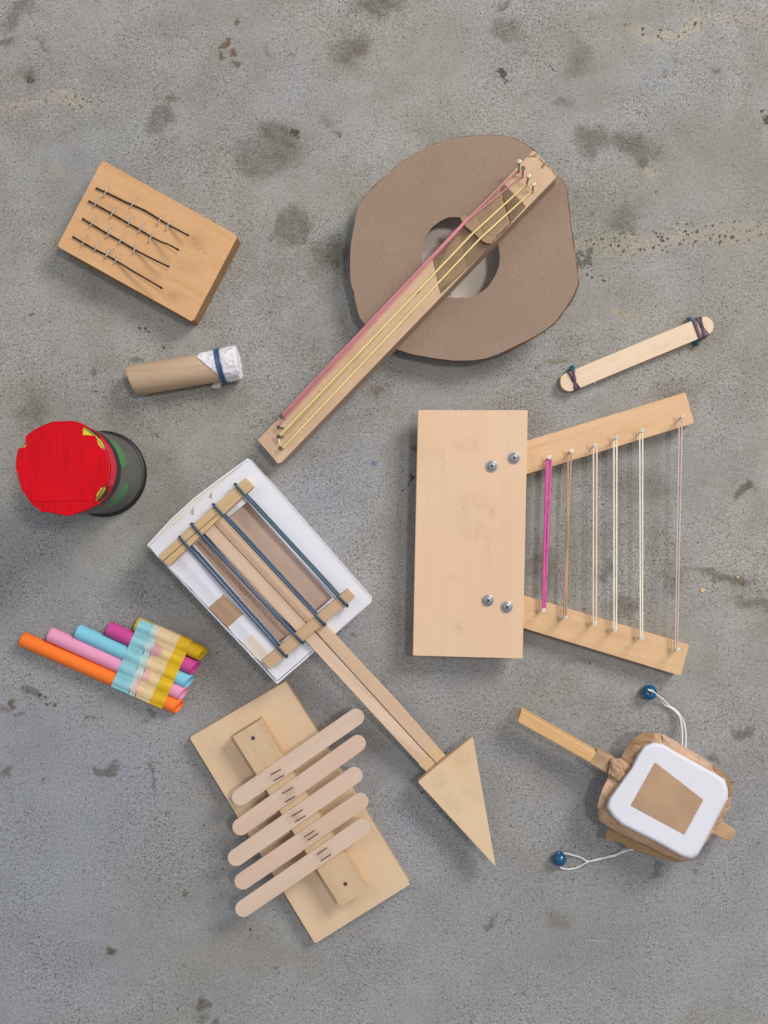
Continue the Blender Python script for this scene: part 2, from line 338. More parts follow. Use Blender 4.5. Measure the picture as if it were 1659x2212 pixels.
    solid = g.rng(pitz, 1.2, 1.6); pz = g.math('MAXIMUM', pz, g.math('MULTIPLY', solid, g.rng(g.noise(220, 3), .38, .5)), True)
    c = g.mix(g.math('MULTIPLY', pz, .85), c, lin((62, 56, 48)))
    # fine grain
    g1 = g.rng(g.noise(620, 2, rough=.8), .32, .68, -1, 1); g2 = g.rng(g.noise(330, 3, rough=.7), .3, .7, -1, 1)
    gr = g.math('ADD', g.math('MULTIPLY', g1, .24), g.math('MULTIPLY', g2, .12))
    zone = g.rng(g.noise(12, 3, g.mapping(g.pos, (7, 2, 0))), .35, .65)
    amp = g.rng(zone, 0, 1, .75, 1.75)
    k = g.math('ADD', 1.0, g.math('MULTIPLY', gr, amp))
    c = g.mix(1.0, c, g.grey(k), 'MULTIPLY')
    d, cc = g.vor(480, g.warp((500, .0012)))
    sep = g.t.nodes.new('ShaderNodeSeparateColor'); g.t.links.new(cc, sep.inputs[0])
    pr = g.math('MULTIPLY', g.rng(sep.outputs[0], .35, 1, 0, .42), g.rng(zone, 0, 1, .75, 1.15))
    pore = g.rng(g.math('SUBTRACT', pr, d), -.03, .08)
    d2, cc2 = g.vor(105, g.warp((300, .002)))
    sep2 = g.t.nodes.new('ShaderNodeSeparateColor'); g.t.links.new(cc2, sep2.inputs[0])
    pr2 = g.rng(sep2.outputs[1], .78, 1, -.02, .12); pore2 = g.rng(g.math('SUBTRACT', pr2, d2), -.01, .03)
    c = g.mix(g.math('MULTIPLY', pore, .62), c, lin((78, 74, 68)))
    c = g.mix(g.math('MULTIPLY', pore2, .75), c, lin((66, 62, 56)))
    # thin pale scratches
    sv = g.mapping(g.warp((15, .01)), rot=(0, 0, R(-12)), scale=(1, 22, 1))
    scr = g.math('MULTIPLY', g.rng(g.noise(14, 2, sv), .70, .76, 0, .5), g.rng(g.noise(7), .5, .6))
    c = g.mix(scr, c, lin((178, 174, 168)))
    hgt = g.math('SUBTRACT', g.math('MULTIPLY', gr, .8), g.math('MAXIMUM', g.math('MAXIMUM', pore, pore2), pz))
    g.bump(hgt, .35, .0008)
    g.put(g.b.inputs['Roughness'], g.rng(mid, .3, .7, .7, .85))
    return g.col(c)

# ------------------------------------------------------------ the floor
import numpy as np
fm = floor_material()
st_ = .0014
gx = np.concatenate([[-4, -1.5], np.arange(-.36, .36, st_), [1.5, 4]]); gy = np.concatenate([[-4, -1.5], np.arange(-.47, .47, st_), [1.5, 4]])
XX, YY = np.meshgrid(gx, gy); nx, ny = len(gx), len(gy)
vv_ = np.stack([XX.ravel(), YY.ravel(), np.zeros(nx*ny)], 1)
ii = (np.arange(ny-1)[:, None]*nx+np.arange(nx-1)[None, :]).ravel()
ff = np.stack([ii, ii+1, ii+1+nx, ii+nx], 1)
me = bpy.data.meshes.new('floor'); me.from_pydata(vv_.tolist(), [], ff.tolist()); me.update(); me.materials.append(fm)
rng_ = np.random.RandomState(5)
def vnoise(x, y, seed):      # smooth value noise in numpy
    rs = np.random.RandomState(seed); T = rs.rand(512, 512)
    xi = np.floor(x).astype(int); yi = np.floor(y).astype(int); fx = x-xi; fy = y-yi
    fx = fx*fx*(3-2*fx); fy = fy*fy*(3-2*fy); t = lambda a, b: T[a % 512, b % 512]
    return (t(xi, yi)*(1-fx)+t(xi+1, yi)*fx)*(1-fy)+(t(xi, yi+1)*(1-fx)+t(xi+1, yi+1)*fx)*fy
def fbm(x, y, seed): return (vnoise(x, y, seed)+.5*vnoise(x*2.1, y*2.1, seed+1)+.25*vnoise(x*4.3, y*4.3, seed+2))/1.75
WC = {}
for key, (amps, lst, soft) in FLOOR_MASKS.items():
    if amps not in WC:
        wx, wy = vv_[:, 0].copy(), vv_[:, 1].copy(); x0_, y0_ = wx.copy(), wy.copy()
        for k, (sc_, a) in enumerate(amps):
            wx += (fbm(x0_*sc_+50, y0_*sc_+50, 10*k+1)-.5)*a*1.5; wy += (fbm(x0_*sc_+50, y0_*sc_+50, 10*k+5)-.5)*a*1.5
        WC[amps] = (wx, wy)
    wx, wy = WC[amps]; acc = np.zeros(nx*ny)
    for it in lst:
        sf = it[6] if len(it) > 6 else soft; X, Y = wxy(it[0], it[1]); a = R(it[4])
        dx, dy = wx-X, wy-Y; u_ = (dx*math.cos(a)+dy*math.sin(a))/(it[2]*S); v_ = (-dx*math.sin(a)+dy*math.cos(a))/(it[3]*S)
        q = np.clip((1+sf-np.sqrt(u_*u_+v_*v_))/(2*sf), 0, 1); acc = np.maximum(acc, q*q*(3-2*q)*it[5])
    at = me.attributes.new(key, 'FLOAT', 'POINT'); at.data.foreach_set('value', acc.astype(np.float32))
fl = bpy.data.objects.new('floor', me); C.objects.link(fl)
fl['kind'] = 'structure'

steel = plain('bright_steel', (200, 196, 192), rough=.35, metal=.5, var=.05)
dsteel = plain('dull_steel', (105, 100, 94), rough=.4, metal=.8, var=.1)
nailm = plain('zinc_nail', (150, 140, 126), rough=.35, metal=.8, var=.08)
wnail = plain('pale_nail_head', (222, 212, 192), rough=.3, metal=.35, var=.05)
kraft = crinkle('kraft_tape', (176, 143, 112), rough=.55, sc_=28, st=.08, var=.05)

# ------------------------------------------------------------ 1. hairpin thumb piano
z1 = Z(100, 400, 700)
t = thing('thumb_piano', 'thick tan wooden block with four rows of dark hairpins held down by staples', 'instrument', P(z1(755, 680), 0))
m1 = wood('golden_pine', (216, 172, 126), -29, .10, h=2.2, dark=(186, 134, 78),
          smudge=[(z1(1090, 690)+(15, 24, 20, .38)), (z1(1040, 820)+(24, 22, 0, .32)), (z1(930, 1040)+(22, 14, 0, .36)), (z1(560, 480)+(26, 12, -30, .25)), (z1(700, 900)+(30, 10, -30, .18)), (z1(400, 430)+(40, 10, -30, .2))], tint=.8)
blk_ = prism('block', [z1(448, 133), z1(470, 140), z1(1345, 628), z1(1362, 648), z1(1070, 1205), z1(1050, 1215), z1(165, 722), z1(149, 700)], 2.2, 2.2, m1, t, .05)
sided(blk_, wood('sawn_shaded_pine_side', (168, 130, 92), -29, .16, dark=(128, 94, 64), lines=1.4))  # block sides: sawn tone with shade painted in
pinm = plain('dark_brown_hairpin', (44, 26, 22), rough=.35, spec=.5, var=.2)
tip = plain('hairpin_tip', (60, 30, 20), rough=.4)
pins = [([(408, 318), (470, 345), (540, 378), (600, 408), (650, 430), (740, 470), (830, 525), (900, 567), (965, 602), (1035, 640)], 8),
        ([(360, 405), (420, 437), (510, 487), (600, 540), (700, 597), (780, 645), (850, 682), (900, 700), (967, 737)], 6),
        ([(318, 523), (380, 562), (480, 622), (565, 670), (660, 727), (760, 780), (830, 815), (903, 850)], 5),
        ([(252, 645), (320, 685), (400, 730), (470, 765), (545, 808), (650, 873), (760, 937), (856, 995)], 5)]
for pts, k in pins:
    zz = [2.31 if i < k else 2.31+.30*(i-k+1)**1.1 for i in range(len(pts))]
    pp = cat([P(z1(*p), zz[i]) for i, p in enumerate(pts)], 8)
    n = len(pp); ra = [.075+(.008*math.sin(i*1.3) if i < n*.6 else 0) for i in range(n)]
    ra[0] = .07; ra[1] = .10; ra[-1] = .06; ra[-2] = .105; ra[-3] = .09
    tube('hairpin', pp, ra, pinm, t, rb=.085)
for a, b in [((462, 372), (490, 302)), ((642, 447), (680, 380)), ((823, 563), (856, 494)), ((880, 597), (910, 532)),
             ((398, 440), (431, 376)), ((508, 513), (536, 441)), ((622, 570), (660, 504)), ((695, 615), (731, 547)), ((765, 680), (795, 608)),
             ((373, 572), (403, 502)), ((480, 648), (511, 579)), ((563, 693), (594, 629)), ((658, 760), (684, 688)),
             ((312, 705), (347, 637)), ((400, 740), (431, 668)), ((470, 790), (496, 722)), ((480, 775), (522, 722)), ((535, 822), (565, 752))]:
    staple(t, z1(*a), z1(*b), 2.2, steel, h=.24, r=.045)
nick = plain('pale_torn_wood', (236, 204, 160), rough=.8)
for a, b in [((1098, 742), (1122, 750)), ((1205, 745), (1222, 752)), ((940, 905), (956, 909)), ((1090, 962), (1112, 972)), ((868, 1052), (876, 1046)), ((880, 1020), (890, 1035)), ((893, 1008), (903, 1022)), ((868, 1000), (880, 1012))]:
    tube('splinter', [P(z1(*a), 2.205), P(z1(*b), 2.215)], .05, nick, t, rb=.02, n=6)

# ------------------------------------------------------------ 2. cardboard tube with tissue cap
t = thing('tube_kazoo', 'small brown cardboard tube with white paper tied over one end by a blue rubber band', 'instrument', P(z1(1000, 1560), 0))
cardt = card('grey_brown_card', (190, 160, 132), fleck=.35, rough=.7)
def tubemat():
    g = G('rolled_card', rough=.65, spec=.3); b = lin((196, 168, 140))
    v = g.mapping(g.pos, rot=(0, 0, R(35)), scale=(1, 12, 12))
    c = g.mix(g.rng(g.noise(18, 3, v), .4, .7, 0, .5), b, lin((168, 136, 108)))
    c = g.mix(g.rng(g.noise(600, 2), .5, .75, 0, .3), c, lin((140, 112, 88)))
    g.bump(g.noise(40, 3, v), .15, .0005); return g.col(c)
A = P(z1(652, 1618), 1.34); B = P(z1(1362, 1497), 1.34)
ax = (B-A).normalized(); sd = ax.cross(Vector((0, 0, 1))).normalized()   # points to the viewer's lower side
def tpt(s, th, r):   # s metres from A, th angle from +z toward sd
    return A+ax*s+Vector((0, 0, 1))*(r/100*math.cos(th))+sd*(r/100*math.sin(th))
L = (B-A).length; N = 48
def cut(th): return .0028*math.sin(th)
lo = []
for s, r in [(.004, 1.26), (0, 1.27), (0, 1.31), (.0006, 1.33), (L*.5, 1.33), (L-.003, 1.33)]:
    lo.append([tpt(s+(cut(2*math.pi*j/N) if s < .02 else 0), 2*math.pi*j/N, r) for j in range(N)])
loft('tube', [[tpt(L*.9, 2*math.pi*j/N, 1.26) for j in range(N)]]+lo, tubemat(), t)
paper = crinkle('white_tissue', (226, 222, 226), rough=.8, sc_=160, st=.8, var=.04)
def left_edge(th):
    a = (math.degrees(th)+180) % 360-180       # + = lower side in the picture
    if -100 < a < -38: return L-.0285-(a+100)/62*.0035
    if -38 <= a < 40: return L-.0320+(a+38)/78*.016
    if 40 <= a < 130: return L-.016+(a-40)/90*.001
    return L-.020
loops = []
for i in range(22):
    f = i/21; row = []
    for j in range(96):
        th = 2*math.pi*j/96; s0 = left_edge(th); s1 = L+.0012
        s = s0+(s1-s0)*f; dband = (s-(L-.0145))
        wob = noise.noise(Vector((math.cos(th)*6, math.sin(th)*6, s*130)))*.10+noise.noise(Vector((math.cos(th)*14, math.sin(th)*14, s*60)))*.06
        pinch = math.exp(-(dband/.0025)**2)*.10
        r = 1.44+abs(wob)*.9+.05*f-pinch
        if dband < 0: r = max(1.37, r-.05)
        if i == 21: r -= .07
        row.append(tpt(s, th, r))
    loops.append(row)
for r, ds in [(1.25, .0020), (.9, .0012), (.5, .0006), (.02, .0004)]:
    loops.append([tpt(L+ds+noise.noise(Vector((math.cos(j/96*6.283)*3, math.sin(j/96*6.283)*3, r)))*.0006, 2*math.pi*j/96, r) for j in range(96)])
cap = loft('paper_cap', loops, paper, t)
fr = []
for i in range(7):
    f = i/6; row = []
    for j in range(12):
        g_ = j/11
        c0 = P(z1(1180+55*g_+30*f, 1668-50*f-8*math.sin(j*2.1)), .35+.5*f+.18*math.sin(j*1.7+i))
        row.append(c0)
    fr.append(row)
loft('paper_frill', fr, paper, t, close=False)
blue = plain('blue_rubber', (60, 92, 128), rough=.42, spec=.5, var=.12)
for off, wd, rr in [(-.0158, .13, 1.50), (-.0136, .10, 1.52)]:
    tube('rubber_band', [tpt(L+off+.0010*math.sin(2*math.pi*j/40+.5), 2*math.pi*j/40, rr) for j in range(40)], wd, blue, t, rb=.05, side=ax, closed=True)

# ------------------------------------------------------------ 3. can drum
zc = Z(0, 1150, 500)
HC = 11.5
bc = P((225.6, 1024), 0); t = thing('can_drum', 'upright grey tin can with a red taped lid and green dots on its side', 'drum', bc)
def cpt(th, z, r): return bc+Vector((r/100*math.cos(th), r/100*math.sin(th), z/100))
tin = plain('dull_grey_tin', (112, 111, 108), rough=.28, metal=.25, spec=.5, var=.10)
blk = plain('black_tape', (24, 25, 28), rough=.45, spec=.5, var=.2)
prof = [(.35, 3.3), (.35, 3.5)]
z = .8
while z < 7.6:
    prof += [(z, 3.5), (z+.08, 3.41), (z+.20, 3.41), (z+.28, 3.5)]; z += .37
prof += [(8.6, 3.5), (HC, 3.5)]
loft('can_body', [[cpt(2*math.pi*j/72, a, r) for j in range(72)] for a, r in prof], tin, t, cap1=True)
loft('base_rim', [[cpt(2*math.pi*j/72, a, r) for j in range(72)] for a, r in [(0, 3.3), (0, 3.66), (.12, 3.78), (.45, 3.78), (.6, 3.66), (.6, 3.45)]], blk, t, cap0=True)
loft('black_band', [[cpt(2*math.pi*j/72, a+.05*math.sin(j*.8), r) for j in range(72)] for a, r in [(7.9, 3.49), (7.9, 3.54), (9.2, 3.56), (10.9, 3.56)]], blk, t)
grn = plain('green_sticker', (84, 142, 92), rough=.6, var=.06)
for th0, zz in [(25, 6.9), (-38, 5.3)]:
    loops = []
    for r in (1.32, 1.2, .8, .4, .02):
        loops.append([cpt(R(th0)+r*math.cos(a)/3.5, zz+r*1.0*math.sin(a), 3.525 if r < 1.3 else 3.50) for a in [2*math.pi*j/40 for j in range(40)]])
    loft('green_dot', loops, grn, t)
def redtape():
    g = G('red_cloth_tape', rough=.5, spec=.16)
    c = g.mix(g.rng(g.noise(35, 4), .35, .7, 0, .7), lin((212, 0, 22)), lin((186, 0, 24)))
    c = g.mix(g.rng(g.noise(500, 2, g.mapping(g.pos, scale=(1, .12, 1))), .55, .75, 0, .5), c, lin((150, 0, 16)))
    wr = g.noise(38, 5, G.warp(g, (30, .03)), .65)
    c = g.mix(g.rng(wr, .66, .74, 0, .2), c, lin((232, 50, 60)))
    g.bump(g.math('ADD', wr, g.math('MULTIPLY', g.noise(700, 2), .05)), .35, .002); return g.col(c)
red = redtape()
yel = plain('yellow_balloon', (206, 200, 30), rough=.45, var=.08)
loft('balloon_skin', [[cpt(2*math.pi*j/64, a, r+(.07*noise.noise(Vector((math.cos(j/64*6.28)*4, math.sin(j/64*6.28)*4, a))) if a < 11.5 else 0)) for j in range(64)] for a, r in [(10.2, 3.5), (10.6, 3.52), (11.2, 3.52), (11.45, 3.48), (11.54, 3.38), (11.57, .02)]], yel, t)
rp = [(440, 178), (490, 160), (680, 150), (795, 180), (797, 235), (807, 280), (895, 275), (960, 330), (1040, 425), (1078, 545), (1083, 640), (1055, 760), (1030, 792), (990, 812), (910, 842), (915, 920), (928, 942), (860, 975), (650, 1052), (560, 1035), (500, 1020), (375, 1008), (345, 965), (310, 955), (200, 800), (165, 650), (145, 600), (152, 500), (172, 408), (247, 400), (240, 345), (235, 300), (330, 230)]
cen = (585, 600)
po = polar(rp, cen, 120)
inn, out_, low = [], [], []
for i, p in enumerate(po):
    th = math.atan2(-(p[1]-cen[1]), p[0]-cen[0]); r = math.hypot(p[0]-cen[0], p[1]-cen[1])
    rightness = max(0.0, min(1.0, (math.cos(th-R(8))-.48)/.22))
    rin = r*(.97-.10*rightness); zi = 11.66; zo = 11.58-.95*rightness
    wob = 1+.006*noise.noise(Vector((math.cos(th)*9, math.sin(th)*9, 0)))
    q = (cen[0]+(p[0]-cen[0])/r*rin*wob, cen[1]+(p[1]-cen[1])/r*rin*wob)
    inn.append(P(zc(*q), zi)); out_.append(P(zc(*p), zo))
    c3 = cpt(th, 0, 3.62); low.append(Vector((c3.x, c3.y, max(.092, (zo-1.0)/100))))
ctr = P(zc(*cen), 11.66)
mid = [ctr+(v-ctr)*.5+Vector((0, 0, .0001)) for v in inn]; m0 = [ctr+(v-ctr)*.01 for v in inn]
mm = [v*.5+u*.5+Vector((0, 0, .0007)) for v, u in zip(inn, out_)]
loft('red_tape_lid', [m0, mid, inn, mm, out_, low], red, t, smooth=False, cap0=True)
# overlapping strips of the same tape
prism('red_tape_strip', [zc(246, 397), zc(805, 284), zc(900, 292), zc(985, 560), zc(945, 800), zc(912, 838), zc(905, 900), zc(620, 905), zc(300, 915), zc(205, 770), zc(170, 600), zc(180, 420)], 11.71, .05, red, t, .01)
pk = plain('worn_red_tape', (205, 40, 66), rough=.5, spec=.5, var=.1, bump=.3)
sdp = []
for i, p in enumerate(po):
    th = math.degrees(math.atan2(-(p[1]-cen[1]), p[0]-cen[0]))
    if -24 < th < 42: sdp.append(i)
sdp.sort(key=lambda i: ((i+60) % 120))
rw = []
for f in (.0, .35, .7, 1.0):
    rw.append([mm[i]*(1-f)+(out_[i]+Vector((.0012, 0, -.0006)))*f+Vector((0, 0, .0007+.0005*noise.noise(Vector((i*.35, f*3, 1)))))+Vector((.0002, 0, 0)) for i in sdp])
loft('folded_tape_edge', rw, pk, t, close=False, smooth=False)
crease = plain('faded_red_crease', (226, 96, 110), rough=.6, spec=.3, var=.2)
tube('tape_crease', [inn[i].lerp(mm[i], .6)+Vector((.0004*noise.noise(Vector((i*.5, 0, 0))), 0, .0009)) for i in sdp], [.01+.06*abs(noise.noise(Vector((i*.31, 7, 0)))) for i in sdp], crease, t, rb=.02, n=6)
def lidside(th0, th1, zt, zb, r, name, m, n=12):
    loft(name, [[cpt(R(th0+(th1-th0)*j/n), a+.06*math.sin(j*2.3), r+.05*noise.noise(Vector((j*.7, a, th0)))) for j in range(n+1)] for a in (zb, (zt+zb)/2, zt)], m, t, close=False)

# ------------------------------------------------------------ 4. cardboard guitar
zg = Z(950, 350, 750); zl = Z(700, 1000, 500)
t = thing('cardboard_guitar', 'round brown cardboard guitar body with a long wooden neck across its sound hole', 'instrument', P((1000, 535), 0))
PL = (.0045, .0973, .1021)
dcard = card('brown_cardboard', (160, 136, 118), fleck=.8, rough=.9, scale=.85, bump=.3)
outl = [(1000, 75), (1080, 85), (1170, 115), (1250, 170), (1400, 330), (1455, 400), (1475, 560), (1500, 760), (1528, 950), (1520, 1040), (1440, 1180), (1350, 1280), (1200, 1370), (950, 1478), (740, 1490), (560, 1465), (400, 1425), (290, 1365), (185, 1255), (150, 1200), (120, 1060), (100, 980), (100, 800), (115, 700), (150, 520), (250, 400), (380, 280), (520, 180), (680, 115), (850, 80)]
hole = [(790, 592), (700, 600), (620, 650), (575, 710), (553, 780), (548, 880), (560, 950), (620, 1030), (700, 1085), (800, 1098), (880, 1085), (960, 1030), (1010, 960), (1038, 860), (1030, 760), (1000, 690), (900, 620)]
def dense(poly, n=4):
    o = []
    for i in range(len(poly)):
        a, b = poly[i], poly[(i+1) % len(poly)]
        for k in range(n): o.append((a[0]+(b[0]-a[0])*k/n, a[1]+(b[1]-a[1])*k/n))
    return o
smo = [(p.x, p.y) for p in cat([(a, b, 0) for a, b in outl], 3, True)]
smh = [(p.x, p.y) for p in cat([(a, b, 0) for a, b in hole], 3, True)]
prism('body_front', [zg(*p) for p in smo], PL, .35, dcard, t, .03, holes=[[zg(*p) for p in smh]], wave=.05)
ecard = card('dark_card_edge', (120, 92, 70), fleck=.6)
big_ = [(p[0]+(6 if p[0] > 800 else -1), p[1]+(7 if p[1] > 800 else -2)) for p in smo]
prism('card_back_sheet', [zg(*p) for p in big_], poff(PL, -.36), .08, ecard, t, .02, holes=[[zg(*p) for p in smh]], wave=.12)
cardin = plain('pale_card_inside', (248, 236, 224), rough=.85, var=.04)
nrm = pn(PL); cc_ = P(zg(800, 800), poff(PL, -.45))
e1 = Vector((1, 0, PL[1])).normalized(); e2 = nrm.cross(e1)
loft('bowl', [[cc_+e1*(r/100*math.cos(a))+e2*(r/100*math.sin(a))-nrm*(d/100) for a in [2*math.pi*j/48 for j in range(48)]] for r, d in [(8.3, 0), (7.2, 1.0), (5.4, 2.0), (3.6, 2.5), (2.3, 2.58), (.02, 2.5)]], cardin, t)
neckw = wood('pale_neck_wood', (218, 188, 156), 46.4, .09, h=6.7, dark=(178, 136, 98), tint=.9,
             smudge=[(770, 760, 60, 14, -46, .16), (660, 900, 50, 16, 46, .2), (760, 790, 26, 6, 46, .2)],
             marks=[zg(1235, 212)+(14, 1.8, -5, .7), zg(1258, 204)+(7, 1.8, 30, .7), zg(1312, 268)+(3, 8, -35, .75), zg(1298, 238)+(8, 2, -45, .6), zg(1340, 275)+(8, 2, -45, .6), zg(1378, 312)+(2, 9, 35, .7), zg(533, 1030)+(1.5, 5, -40, .8), zl(660, 325)+(4, 1, 25, .5)])
NT = poff(PL, 2.2)
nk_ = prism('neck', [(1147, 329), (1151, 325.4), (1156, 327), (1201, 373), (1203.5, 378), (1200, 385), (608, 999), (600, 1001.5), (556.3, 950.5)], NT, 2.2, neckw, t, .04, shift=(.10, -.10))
sided(nk_, wood('sawn_shaded_neck_side', (176, 150, 128), 46.4, .12, dark=(140, 114, 94)))  # neck sides: sawn tone, darkened with painted shade
tp = plain('brown_paper_tape', (160, 131, 99), rough=.5, var=.10, scale=90, spec=.4)
tp2 = plain('brown_paper_tape_overlap', (140, 113, 85), rough=.5, var=.12, scale=90, spec=.4)
prism('paper_tape', [zg(618, 852), zg(830, 618), zg(985, 768), zg(668, 1073)], poff(NT, .03), .05, tp2, t, 0.005)
prism('paper_tape', [zg(640, 930), zg(720, 770), zg(790, 700), zg(830, 915), zg(665, 1045)], poff(NT, .05), .03, tp, t, 0.005)
prism('paper_tape', [zg(1064, 378), zg(1205, 522), zg(1112, 625), zg(950, 500)], poff(NT, .035), .05, tp2, t, 0.005)
bridge_c = card('bridge_cardboard', (172, 143, 112), fleck=.4)
prism('cardboard_bridge', [zg(790, 590), zg(828, 573), zg(840, 600), zg(1040, 408), zg(1062, 480), zg(1112, 622), zg(1000, 735), zg(990, 758), zg(955, 755), zg(925, 738), zg(860, 680), zg(825, 650), zg(805, 628)], poff(NT, .42), .36, bridge_c, t, .04, wave=.03)
prism('bridge_tape', [zg(895, 560), zg(1020, 440), zg(1090, 610), zg(1000, 705), zg(940, 690)], poff(NT, .445), .03, tp, t, .005)
corr = plain('dark_torn_card_edge', (70, 50, 36), rough=.9)
tube('torn_edge', [P(zg(*p), poff(NT, .30)) for p in [(812, 632), (845, 668), (880, 695), (905, 712), (925, 738), (955, 755), (990, 757), (1000, 738)]], .05, corr, t)
tube('torn_edge', [P(zg(*p), poff(NT, .43)) for p in [(1015, 722), (1035, 698), (1060, 680), (1085, 650), (1108, 628), (1100, 590), (1085, 555), (1072, 510), (1062, 470)]], .035, corr, t)
# nails
upn = [((1158, 308), (1162, 240), wnail), ((1182, 340), (1187, 282), dsteel), ((1205, 395), (1222, 330), wnail), ((1246, 435), (1250, 384), wnail)]
for f, h, m in upn: nail(t, P(zg(*f), NT), P(zg(*h), poff(NT, 1.9)), nailm, hr=.20, sr=.085)
for f, h, m in upn:
    hp = P(zg(*h), poff(NT, 1.9)); fp = P(zg(*f), NT); d = (hp-fp).normalized()
    if m is wnail: lathe('nail_head', hp+d*.0001, hp+d*.0005, [(0, .19), (.8, .19), (1, .12), (1, .001)], m, t, n=16)
lown = [((362, 635), (325, 605)), ((345, 718), (303, 710)), ((340, 805), (300, 797)), ((342, 915), (320, 907))]
for f, h in lown: nail(t, P(zl(*f), NT), P(zl(*h), poff(NT, 1.6)), dsteel, hr=.18, sr=.08)
pink = plain('pink_rubber', (232, 148, 160), rough=.5, spec=.4, var=.05)
yrub = plain('yellow_rubber', (255, 232, 158), rough=.5, spec=.4, var=.05)
cr = plain('cream_rubber', (232, 214, 166), rough=.5, var=.04)
UP = poff(NT, .55)
sheerp = plain('see_through_pink_rubber', (232, 160, 158), rough=.4, var=.05); sheerp.node_tree.nodes['Principled BSDF'].inputs['Alpha'].default_value = .38
sheery = plain('see_through_yellow_rubber', (238, 214, 150), rough=.4, var=.05); sheery.node_tree.nodes['Principled BSDF'].inputs['Alpha'].default_value = .28
tube('string', [P(zg(815, 632), poff(NT, .25)), P(zl(345, 620), poff(NT, .12))], [.12, .22], sheerp, t, rb=.02, side=(.72, -.69, 0), label='wide see-through pink band beside the pink string')
tube('string', [P(zg(862, 690), poff(NT, .25)), P(zl(335, 800), poff(NT, .12))], [.08, .20], sheery, t, rb=.01, side=(.72, -.69, 0), label='wide see-through yellow band under the yellow string')
def gs(pts, r, m, lb=None): tube('string', [P(p, pl) for p, pl in pts], r, m, t, rb=r*.8, n=6, label=lb)
br = poff(NT, .62)
gs([(zg(1160, 290), UP), (zg(812, 622), br), (zl(332, 590), UP), (zl(328, 640), UP)], .055, pink, 'pink string along the edge of the neck')
gs([(zg(1152, 296), UP), (zg(822, 618), br), (zl(338, 612), UP)], .035, pink)
gs([(zg(1180, 332), UP), (zg(835, 612), br), (zl(350, 640), UP), (zl(318, 708), UP)], .05, pink)
gs([(zg(1205, 385), UP), (zg(872, 690), br), (zl(318, 785), UP)], .075, yrub, 'yellow string in the middle of the neck')
gs([(zg(1244, 425), UP), (zg(912, 728), br), (zl(335, 912), UP)], .075, yrub)
gs([(zl(303, 800), poff(NT, .9)), (zl(318, 905), poff(NT, .9))], .08, cr)
gs([(zg(1222, 382), poff(NT, .25)), (zg(1246, 418), poff(NT, .25))], .03, yrub)
gs([(zg(1163, 295), poff(NT, .3)), (zg(1185, 328), poff(NT, .3))], .05, pink)

# ------------------------------------------------------------ 5. craft stick harmonica
zh = Z(1550, 860, 550)
t = thing('stick_harmonica', 'two stacked pale craft sticks bound at both ends with purple rubber bands', 'instrument', P(zh(780, 440), 0))
stk = wood('craft_stick_wood', (230, 205, 176), 22.5, .05, h=0.85, dark=(200, 170, 138), smudge=[zh(905, 370)+(9, 8, 0, .22), zh(1025, 380)+(6, 5, 0, .18), zh(1240, 300)+(12, 3, 20, .3), zh(560, 480)+(16, 8, 20, .12)], tint=.4)
stk2 = wood('craft_stick_edge', (196, 158, 112), 22.5, .08)
prism('craft_stick', [zh(*p) for p in stadium((196, 686), (1350, 210), 82)], .21, .2, stk2, t, .03)
yb = plain('yellow_straw', (220, 180, 40), rough=.5)
prism('paper_slip', [zh(118, 642), zh(140, 620), zh(165, 660), zh(130, 670)], .3, .05, yb, t, 0)
prism('paper_slip', [zh(400, 672), zh(420, 664), zh(432, 690), zh(412, 694)], .3, .04, paper, t, 0)
teal = plain('teal_straw', (28, 96, 112), rough=.45, var=.1)
lathe('straw', P(zh(1226, 126), .42), P(zh(1298, 368), .42), [(0, .16), (0, .2), (1, .2), (1, .16)], teal, t, n=16)
lathe('straw', P(zh(222, 540), .42), P(zh(290, 740), .42), [(0, .16), (0, .2), (1, .2), (1, .16)], teal, t, n=16)
lathe('straw', P(zh(240, 545), .42), P(zh(205, 590), .42), [(0, .12), (0, .17), (1, .17), (1, .12)], teal, t, n=16)
prism('craft_stick', [zh(*p) for p in stadium((208, 678), (1360, 200), 82)], .85, .2, stk, t, .03)
purp = plain('purple_rubber', (96, 72, 100), rough=.5, spec=.4, var=.12)
def wrap(p, q, zt, wd, m, twist=0):
    a, b = P(zh(*p), zt), P(zh(*q), zt); d = (b-a).normalized(); sd_ = Vector((-d.y, d.x, 0)); dn = Vector((0, 0, -1))
    h = zt/100-.0004
    top = [a+(b-a)*(i/8)+Vector((0, 0, .0002*(i % 2))) for i in range(9)]
    low = [b-d*.0004+dn*h, a+d*.0004+dn*h]
    path = top+[b+dn*h*.5+d*.0003]+low+[a+dn*h*.5-d*.0003]
    ra = [wd*(1-.45*abs(math.sin(i*.9))*twist) for i in range(len(path))]
    tube('rubber_band', path, ra, m, t, rb=.045, side=sd_, closed=True)
wrap((1268, 146), (1328, 312), .92, .14, purp)
wrap((1302, 128), (1378, 296), .94, .14, purp, 1)
wrap((1330, 122), (1360, 300), .98, .14, purp, 1)
wrap((1298, 140), (1398, 272), 1.02, .07, purp, .6)
wrap((200, 592), (278, 742), .92, .17, purp, 1)
wrap((238, 578), (262, 748), .96, .18, purp, 1)
wrap((205, 605), (292, 728), 1.0, .06, purp, .5)

